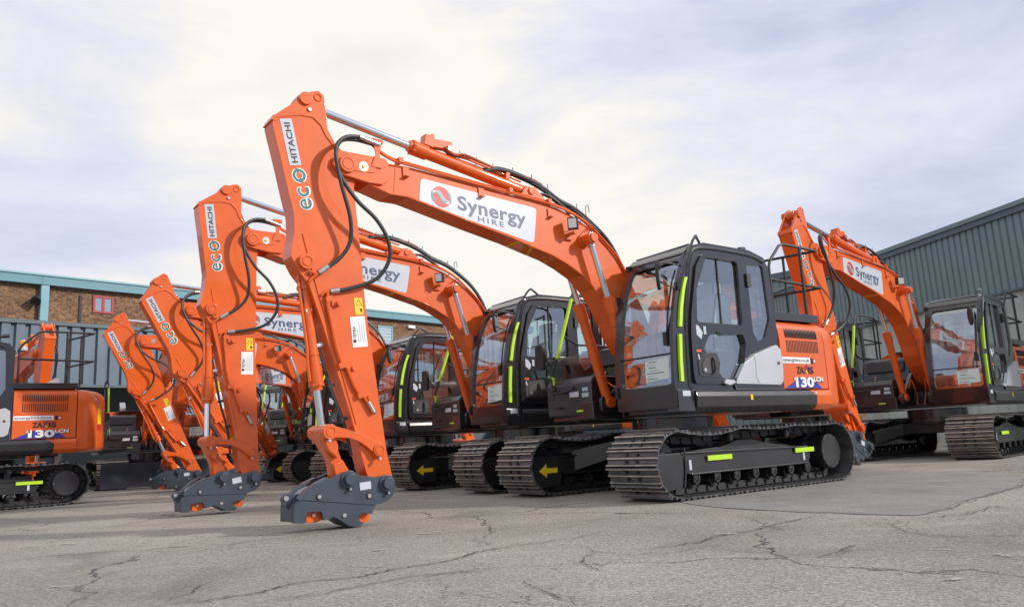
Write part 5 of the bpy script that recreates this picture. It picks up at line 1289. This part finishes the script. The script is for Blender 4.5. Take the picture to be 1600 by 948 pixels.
GROUP = 'orange excavators parked in the yard'
proto = build_proto()
FLEET = [
 # x, y, heading, boom, arm, slew, coupler, keep coupler on the ground, label
 (1.932, 9.73, -2.496, 0.0, 0.0, 0.0, 0.0, 0, 'largest orange excavator, front of the row, whole near track and cab in view'),
 (0.114, 12.34, -2.500, 0.016, 0.100, 0.0, -0.10, 0, 'second excavator of the row, upright arm just behind the tallest arm'),
 (-1.97, 15.62, -2.470, -0.055, -0.275, 0.0, 0.0, 0, 'third excavator of the row, leaning arm top against the brick wall'),
 (-4.005, 18.454, -2.60, -0.05, -0.262, 0.0, 0.0, 0, 'fourth excavator of the row, its arm the lowest leaning one before the canopy'),
 (-5.775, 21.55, -1.624, -0.232, -0.736, 0.0, 0.0, 0, 'distant excavator with lowered boom, its small tilted sign between the two tallest arms'),
 (-9.60, 13.30, -2.475, 0.0, 0.0, 0.0, 0.0, 0, 'excavator cut by the left edge, orange tail towards us, amber beacon behind its cab'),
 (-9.95, 20.8, R(-57), -0.10, -0.35, 0.0, 0.0, 1, 'excavator with a dark dozer blade facing us behind the leaning arms'),
 (-14.0, 20.6, R(-46), -0.04, -0.05, 0.0, 0.0, 0, 'excavator whose arm top shows through the platform rail at the left edge'),
 (7.78, 14.40, -2.382, -0.030, -0.150, 0.0, 0.32, 0, 'excavator on the right, arm bent down behind the largest one, windscreen towards us'),
 (6.30, 17.0, -2.36, -0.20, -0.1, 0.0, 0.0, 1, 'excavator half hidden behind the rear of the largest one before the grey shed'),
 (-8.3, 24.8, -1.70, -0.25, -0.60, 0.0, 0.0, 0, 'farthest excavator, only its cab front seen between the two tallest arms'),
 (1.7, 25.9, -2.50, -0.03, -0.1, 0.0, 0.0, 0, 'back row excavator glimpsed above and through the cabs of the front row'),
]
recs = []
for i, (x, y, th, da, db, sl, cg, gr, lab) in enumerate(FLEET):
    rec = proto if i == 0 else copy_rec(proto)
    pose(rec, x, y, th, da, db, sl, cg, ground=bool(gr))
    tag(rec['root'], lab, 'excavator', GROUP)
    recs.append(rec)
# amber beacon of the left machine
mb = MB()
mb.cyl((-0.72, 1.00, 2.62), (-0.72, 1.00, 2.68), 0.075, 'white_decal', 18); mb.cyl((-0.72, 1.00, 2.68), (-0.72, 1.00, 2.80), 0.068, 'amber', 20, r2=0.058)
mb.tube([(-0.57, 1.0, 2.5), (-0.66, 1.0, 2.55), (-0.72, 1.0, 2.62)], 0.014, 'rubber', 6, k=2)
mb.box((-0.60, 1.0, 2.60), (0.08, 0.05, 0.05), 'teal_ink')
mb.build('beacon_light', recs[5]['root'], bevel=0.008)
# dozer blade
mb = MB()
sec = [(2.28, 0.06), (2.20, 0.22), (2.20, 0.42), (2.29, 0.62), (2.32, 0.62), (2.235, 0.42), (2.235, 0.22), (2.32, 0.04)]
mb.prism(sec, -1.30, 1.30, 'slate_paint')
bl = mb.build('dozer_blade', recs[6]['root'], bevel=0.004)
mb = MB()
for y in (-0.45, 0.45): mb.beam((0.6, y*0.9, 0.35), (2.22, y, 0.30), 0.12, 0.14, 'frame_paint')
mb.build('blade_arm', bl, bevel=0.01)

# ------------------------------------------------------------------ buildings
def brickmat():
    m, t, b = nodemat('brick')
    co = N(t, 'ShaderNodeTexCoord')
    br = N(t, 'ShaderNodeTexBrick', ins={'Scale': 1.0, 'Mortar Size': 0.010, 'Brick Width': 0.235, 'Row Height': 0.078, 'Color1': (0.27, 0.135, 0.065, 1), 'Color2': (0.13, 0.058, 0.032, 1), 'Mortar': (0.22, 0.17, 0.12, 1), 'Bias': 0.0})
    t.links.new(co.outputs['UV'], br.inputs['Vector'])
    n = N(t, 'ShaderNodeTexNoise', ins={'Scale': 9.0, 'Detail': 4.0}); t.links.new(co.outputs['UV'], n.inputs['Vector'])
    n2_ = N(t, 'ShaderNodeTexNoise', ins={'Scale': 0.8, 'Detail': 4.0}); t.links.new(co.outputs['UV'], n2_.inputs['Vector'])
    a = N(t, 'ShaderNodeMapRange', ins={'From Min': 0.3, 'From Max': 0.7, 'To Min': 0.55, 'To Max': 1.5}); t.links.new(n.outputs[0], a.inputs[0])
    a2 = N(t, 'ShaderNodeMapRange', ins={'From Min': 0.3, 'From Max': 0.7, 'To Min': 0.8, 'To Max': 1.2}); t.links.new(n2_.outputs[0], a2.inputs[0])
    m1 = N(t, 'ShaderNodeMixRGB', blend_type='MULTIPLY', ins={0: 1.0}); t.links.new(br.outputs[0], m1.inputs[1]); t.links.new(a.outputs[0], m1.inputs[2])
    m2 = N(t, 'ShaderNodeMixRGB', blend_type='MULTIPLY', ins={0: 1.0}); t.links.new(m1.outputs[0], m2.inputs[1]); t.links.new(a2.outputs[0], m2.inputs[2])
    t.links.new(m2.outputs[0], b.inputs['Base Color']); b.inputs['Roughness'].default_value = 0.9
brickmat()
pmat('turquoise_fascia', (0.13, 0.30, 0.36), 0.45, var=0.06, vscale=0.6)
pmat('turquoise_edge', (0.25, 0.47, 0.52), 0.45)
pmat('canopy_metal', (0.125, 0.175, 0.225), 0.45, var=0.10, vscale=0.7, metal=0.1)
pmat('shed_metal', (0.185, 0.255, 0.262), 0.45, var=0.10, vscale=0.5, metal=0.1)
pmat('shed_trim', (0.10, 0.14, 0.165), 0.45, var=0.1, vscale=1)
pmat('pale_sheet', (0.42, 0.46, 0.42), 0.7, var=0.2, vscale=0.9)
pmat('dark_void', (0.02, 0.02, 0.022), 0.9)
pmat('red_frame', (0.40, 0.03, 0.04), 0.4)
pmat('window_glass', (0.28, 0.38, 0.46), 0.08, spec=1.0)
pmat('pipe_blue', (0.22, 0.42, 0.50), 0.4)
pmat('roof_sheet', (0.12, 0.14, 0.15), 0.7)
def frame2(p, q):
    p, q = Vector((*p, 0)), Vector((*q, 0)); l = (q-p).length; u_ = (q-p).normalized(); n_ = Vector((u_.y, -u_.x, 0))
    return p, u_, n_, l     # n_ faces the yard side for walls running left to right
def wall_with_uv(name, p, q, z0, z1, thick, mat, parent=None, holes=()):
    p_, u_, n_, l = frame2(p, q)
    bm = bmesh.new()
    vs = []
    for dz in (z0, z1):
        for s_ in (0, l):
            for t_ in (0, -thick): vs.append(bm.verts.new(p_+u_*s_+n_*t_+Vector((0, 0, dz))))
    idx = [(0, 2, 6, 4), (1, 5, 7, 3), (0, 4, 5, 1), (2, 3, 7, 6), (4, 6, 7, 5), (0, 1, 3, 2)]
    uv = bm.loops.layers.uv.new('UVMap')
    for f in idx:
        fc = bm.faces.new([vs[i] for i in f])
        for lp in fc.loops:
            d_ = lp.vert.co-p_; lp[uv].uv = (d_.dot(u_), d_.z)
    bmesh.ops.recalc_face_normals(bm, faces=bm.faces)
    me = bpy.data.meshes.new(name); bm.to_mesh(me); bm.free(); me.materials.append(MATS[mat])
    o = bpy.data.objects.new(name, me); C.objects.link(o); o.parent = parent
    return o
def ribbed(mb, p, q, z0a, z0b, z1a, z1b, mat, pitch=0.28, depth=0.045, off=0.0):
    """trapezoid ribbed sheet between two ground points; bottom and top heights at both ends"""
    p_, u_, n_, l = frame2(p, q)
    n = max(2, int(l/pitch)); pts = []
    for i in range(n):
        s0 = l*i/n; w = l/n
        for f, h in ((0.0, 0), (0.60, 0), (0.68, -depth), (0.92, -depth)): pts.append((s0+w*f, h))
    pts.append((l, 0))
    vs = []
    for s_, h in pts:
        f = s_/l
        for z in (z0a*(1-f)+z0b*f, z1a*(1-f)+z1b*f): vs.append(p_+u_*s_+n_*(h+off)+Vector((0, 0, z)))
    mb.add(vs, [[2*i, 2*i+2, 2*i+3, 2*i+1] for i in range(len(pts)-1)], mat)
def onwall(p, q, s, z, out=0.0):
    p_, u_, n_, l = frame2(p, q); return p_+u_*s+n_*out+Vector((0, 0, z))
def wallbox(mb, p, q, s0, s1, z0, z1, o0, o1, mat):
    p_, u_, n_, l = frame2(p, q)
    vs = [p_+u_*s_+n_*o_+Vector((0, 0, z)) for s_ in (s0, s1) for o_ in (o0, o1) for z in (z0, z1)]
    mb.add(vs, [[0, 1, 3, 2], [4, 6, 7, 5], [0, 4, 5, 1], [2, 3, 7, 6], [0, 2, 6, 4], [1, 5, 7, 3]], mat)

# brick building: the eave line runs from (-20.1,30) to (-4.3,47)
BA, BB = (-26.9, 22.7), (1.0, 52.7)
bb = empty('brick_building', (-20, 30, 0)); bpy.context.view_layer.update()
tag(bb, 'long brown brick building with a turquoise roof fascia and a red framed window', 'building')
def par(o):
    o.parent = bb; o.matrix_parent_inverse = Matrix.Translation((20, -30, 0)); return o
par(wall_with_uv('wall', BA, BB, 0, 8.0, 0.4, 'brick'))
mb = MB(); Lb = frame2(BA, BB)[3]
wallbox(mb, BA, BB, -0.2, Lb+0.3, 7.96, 8.32, -0.35, 0.28, 'turquoise_fascia'); wallbox(mb, BA, BB, -0.2, Lb+0.3, 8.323, 8.40, -0.4, 0.33, 'turquoise_edge')
for s_ in range(5, 40, 6): wallbox(mb, BA, BB, s_, s_+0.02, 7.97, 8.31, 0.281, 0.286, 'shed_trim')
par(mb.build('roof_fascia'))
mb = MB()
p_, u_, n_, l = frame2(BA, BB)
mb.add([p_+Vector((0, 0, 8.41))-n_*0.3, p_+u_*l+Vector((0, 0, 8.41))-n_*0.3, p_+u_*l-n_*14+Vector((0, 0, 8.6)), p_-n_*14+Vector((0, 0, 8.6))], [[0, 1, 2, 3]], 'roof_sheet')
par(mb.build('roof'))
par(wall_with_uv('end_wall', BB, (BB[0]-n_.x*14, BB[1]-n_.y*14), 0, 8.0, 0.4, 'brick'))
def s_from_px(px):    # distance along the facade that stands in a given direction
    k = (px-800)/1194.4
    # p + u s with x = k*y*(approx)
    return (k*p_.y-p_.x)/(u_.x-k*u_.y)
def add_win(s0, s1, z0, z1, fm, gm, bars, louv=False):
    mb = MB(); w = 0.09
    for a, b_, c_, d_ in ((s0, s1, z0, z0+w), (s0, s1, z1-w, z1), (s0, s0+w, z0+w, z1-w), (s1-w, s1, z0+w, z1-w)): wallbox(mb, BA, BB, a, b_, c_, d_, 0.0, 0.05, fm)
    for i in range(1, bars): s_ = s0+(s1-s0)*i/bars; wallbox(mb, BA, BB, s_-w*0.6, s_+w*0.6, z0+w, z1-w, 0.0, 0.048, fm)
    fo = par(mb.build('window'))
    mb = MB(); wallbox(mb, BA, BB, s0+w, s1-w, z0+w, z1-w, 0.0, 0.02, gm)
    if louv:
        n = 9
        for i in range(n): z = z0+w+(z1-z0-2*w)*(i+0.3)/n; wallbox(mb, BA, BB, s0+w, s1-w, z, z+0.05, 0.021, 0.045, 'palegrey_ink')
    g_ = mb.build('pane'); g_.parent = fo; 
    return fo
sa = s_from_px(132); sb_ = s_from_px(165)
add_win(sa, sb_, 7.00, 7.75, 'red_frame', 'window_glass', 2)
add_win(s_from_px(586), s_from_px(609), 5.6, 7.55, 'pipe_blue', 'palegrey_ink', 1, True)
mb = MB(); s_ = s_from_px(52); wallbox(mb, BA, BB, s_-0.16, s_+0.16, 0, 7.95, 0.02, 0.26, 'pipe_blue'); par(mb.build('drain_pipe', bevel=0.04))
mb = MB(); s_ = s_from_px(112); wallbox(mb, BA, BB, s_-0.05, s_+0.05, 0, 7.7, 0.005, 0.06, 'rubber'); par(mb.build('cable_duct'))
mb = MB(); s_ = s_from_px(638); wallbox(mb, BA, BB, s_-0.25, s_+0.25, 7.55, 7.72, 0.0, 0.14, 'white_ink'); par(mb.build('wall_lamp'))
mb = MB(); s_ = s_from_px(40); q = onwall(BA, BB, s_, 7.4, 0.2); mb.cyl(q, q+Vector((0.1, -0.25, -0.2)), 0.13, 'rubber', 14, r2=0.2); mb.tube([q, q+Vector((0, 0.2, 0.1))], 0.03, 'rubber', 6); par(mb.build('flood_light'))
mb = MB(); s_ = s_from_px(78); wallbox(mb, BA, BB, s_-0.3, s_+0.3, 6.2, 6.42, 0.01, 0.06, 'white_ink'); par(mb.build('wall_sign'))

# canopy building with ribbed fascia in front of the brick wall
CA, CB_ = (-21.6, 17.8), (1.5, 42.6)
cn = empty('loading_canopy', (-16, 24, 0)); tag(cn, 'low dark canopy clad in slate grey ribbed sheet in front of the brick wall', 'canopy')
def parc(o): o.parent = cn; o.matrix_parent_inverse = Matrix.Translation((16, -24, 0)); return o
mb = MB(); lc = frame2(CA, CB_)[3]
ribbed(mb, CA, CB_, 3.25, 3.25, 5.20, 5.20, 'canopy_metal', 0.40, 0.09)
wallbox(mb, CA, CB_, 0, lc, 5.18, 5.30, -0.12, 0.06, 'shed_trim'); wallbox(mb, CA, CB_, 0, lc, 3.16, 3.25, -0.12, 0.04, 'shed_trim')
parc(mb.build('ribbed_fascia', smooth_angle=10))
mb = MB(); wallbox(mb, CA, CB_, 0, lc, 4.9, 5.0, -4.5, -0.13, 'roof_sheet'); parc(mb.build('roof'))
mb = MB(); wallbox(mb, CA, CB_, 0, lc, 0, 4.9, -4.55, -4.5, 'shed_trim'); parc(mb.build('rear_wall'))
for i in range(8):
    mb = MB(); s_ = 1+i*4.4; wallbox(mb, CA, CB_, s_, s_+0.2, 0, 3.2, -0.35, -0.15, 'rubber'); parc(mb.build('post'))

# right shed: upper ribbed cladding, paler sheet below
SA, SB = (10.7, 31.6), (15.2, 12.0)
shed = empty('metal_shed', (12, 26, 0)); tag(shed, 'big shed on the right clad in grey green ribbed sheet above pale lower sheeting', 'shed')
def pars(o): o.parent = shed; o.matrix_parent_inverse = Matrix.Translation((-12, -26, 0)); return o
ls = frame2(SA, SB)[3]
mb = MB(); ribbed(mb, SA, SB, 3.95, 3.95, 5.93, 5.93, 'shed_metal', 0.225, 0.04)
pars(mb.build('upper_cladding', smooth_angle=10))
mb = MB(); wallbox(mb, SA, SB, 0, ls, 5.92, 6.08, -0.2, 0.07, 'shed_trim'); wallbox(mb, SA, SB, 0, ls, 6.085, 6.21, -0.2, 0.12, 'shed_metal'); wallbox(mb, SA, SB, 0, ls, 3.90, 3.96, -0.1, 0.03, 'shed_trim')
pars(mb.build('eave_gutter'))
mb = MB(); ribbed(mb, SA, SB, 0, 0, 3.9, 3.9, 'pale_sheet', 0.33, 0.035, off=-0.06)
pars(mb.build('lower_cladding', smooth_angle=10))
mb = MB(); p2, uu2, nn2, _ = frame2(SA, SB)
mb.add([p2+Vector((0, 0, 6.1)), p2+uu2*ls+Vector((0, 0, 6.1)), p2+uu2*ls-nn2*12+Vector((0, 0, 8.0)), p2-nn2*12+Vector((0, 0, 8.0))], [[0, 1, 2, 3]], 'roof_sheet')
pars(mb.build('roof'))
mb = MB(); ribbed(mb, (SA[0]-nn2.x*12, SA[1]-nn2.y*12), SA, 0, 0, 6.1, 6.1, 'shed_metal', 0.26, 0.04); pars(mb.build('end_wall', smooth_angle=10))
# second shed behind
QA, QB = (8.6, 35.7), (16.0, 28.3)
s2 = empty('grey_warehouse', (11, 33, 0)); tag(s2, 'grey ribbed warehouse standing behind the cab of the largest machine', 'warehouse')
mb = MB(); ribbed(mb, QA, QB, 0, 0, 7.0, 7.0, 'shed_metal', 0.33, 0.05)
o = mb.build('ribbed_wall', smooth_angle=10); o.parent = s2; o.matrix_parent_inverse = Matrix.Translation((-11, -33, 0))
mb = MB(); wallbox(mb, QA, QB, -0.2, 10.6, 6.98, 7.25, -0.3, 0.12, 'shed_trim'); wallbox(mb, QA, QB, 0, 10.4, 0, 6.97, -8, -0.35, 'shed_trim')
o = mb.build('roof'); o.parent = s2; o.matrix_parent_inverse = Matrix.Translation((-11, -33, 0))
# stacked boards by the shed
mb = MB()
for k_ in range(5): mb.box((8.35+0.05*k_, 21.6, 0.62+k_*0.12), (2.4-0.1*k_, 1.0, 0.10), 'pallet_wood', Matrix.Rotation(R(-20+k_), 3, 'Z'))
for dx in (-0.8, 0.8): mb.box((8.4+dx, 21.6-dx*0.3, 0.28), (0.12, 0.9, 0.56), 'pallet_wood')
tag(mb.build('board_stack', bevel=0.005), 'stack of pale timber boards lying beneath the body of the right hand machines', 'timber')

# dark boundary fence between the brick building and the warehouse
FA, FB = (-3.0, 50.0), (9.5, 37.0)
mb = MB(); ribbed(mb, FA, FB, 0, 0, 3.2, 3.2, 'shed_trim', 0.33, 0.05)
lf_ = frame2(FA, FB)[3]
wallbox(mb, FA, FB, 0, lf_, 3.19, 3.28, -0.1, 0.05, 'rubber')
tag(mb.build('boundary_fence', smooth_angle=10), 'dark sheet metal boundary fence far behind the row of cabs', 'fence')
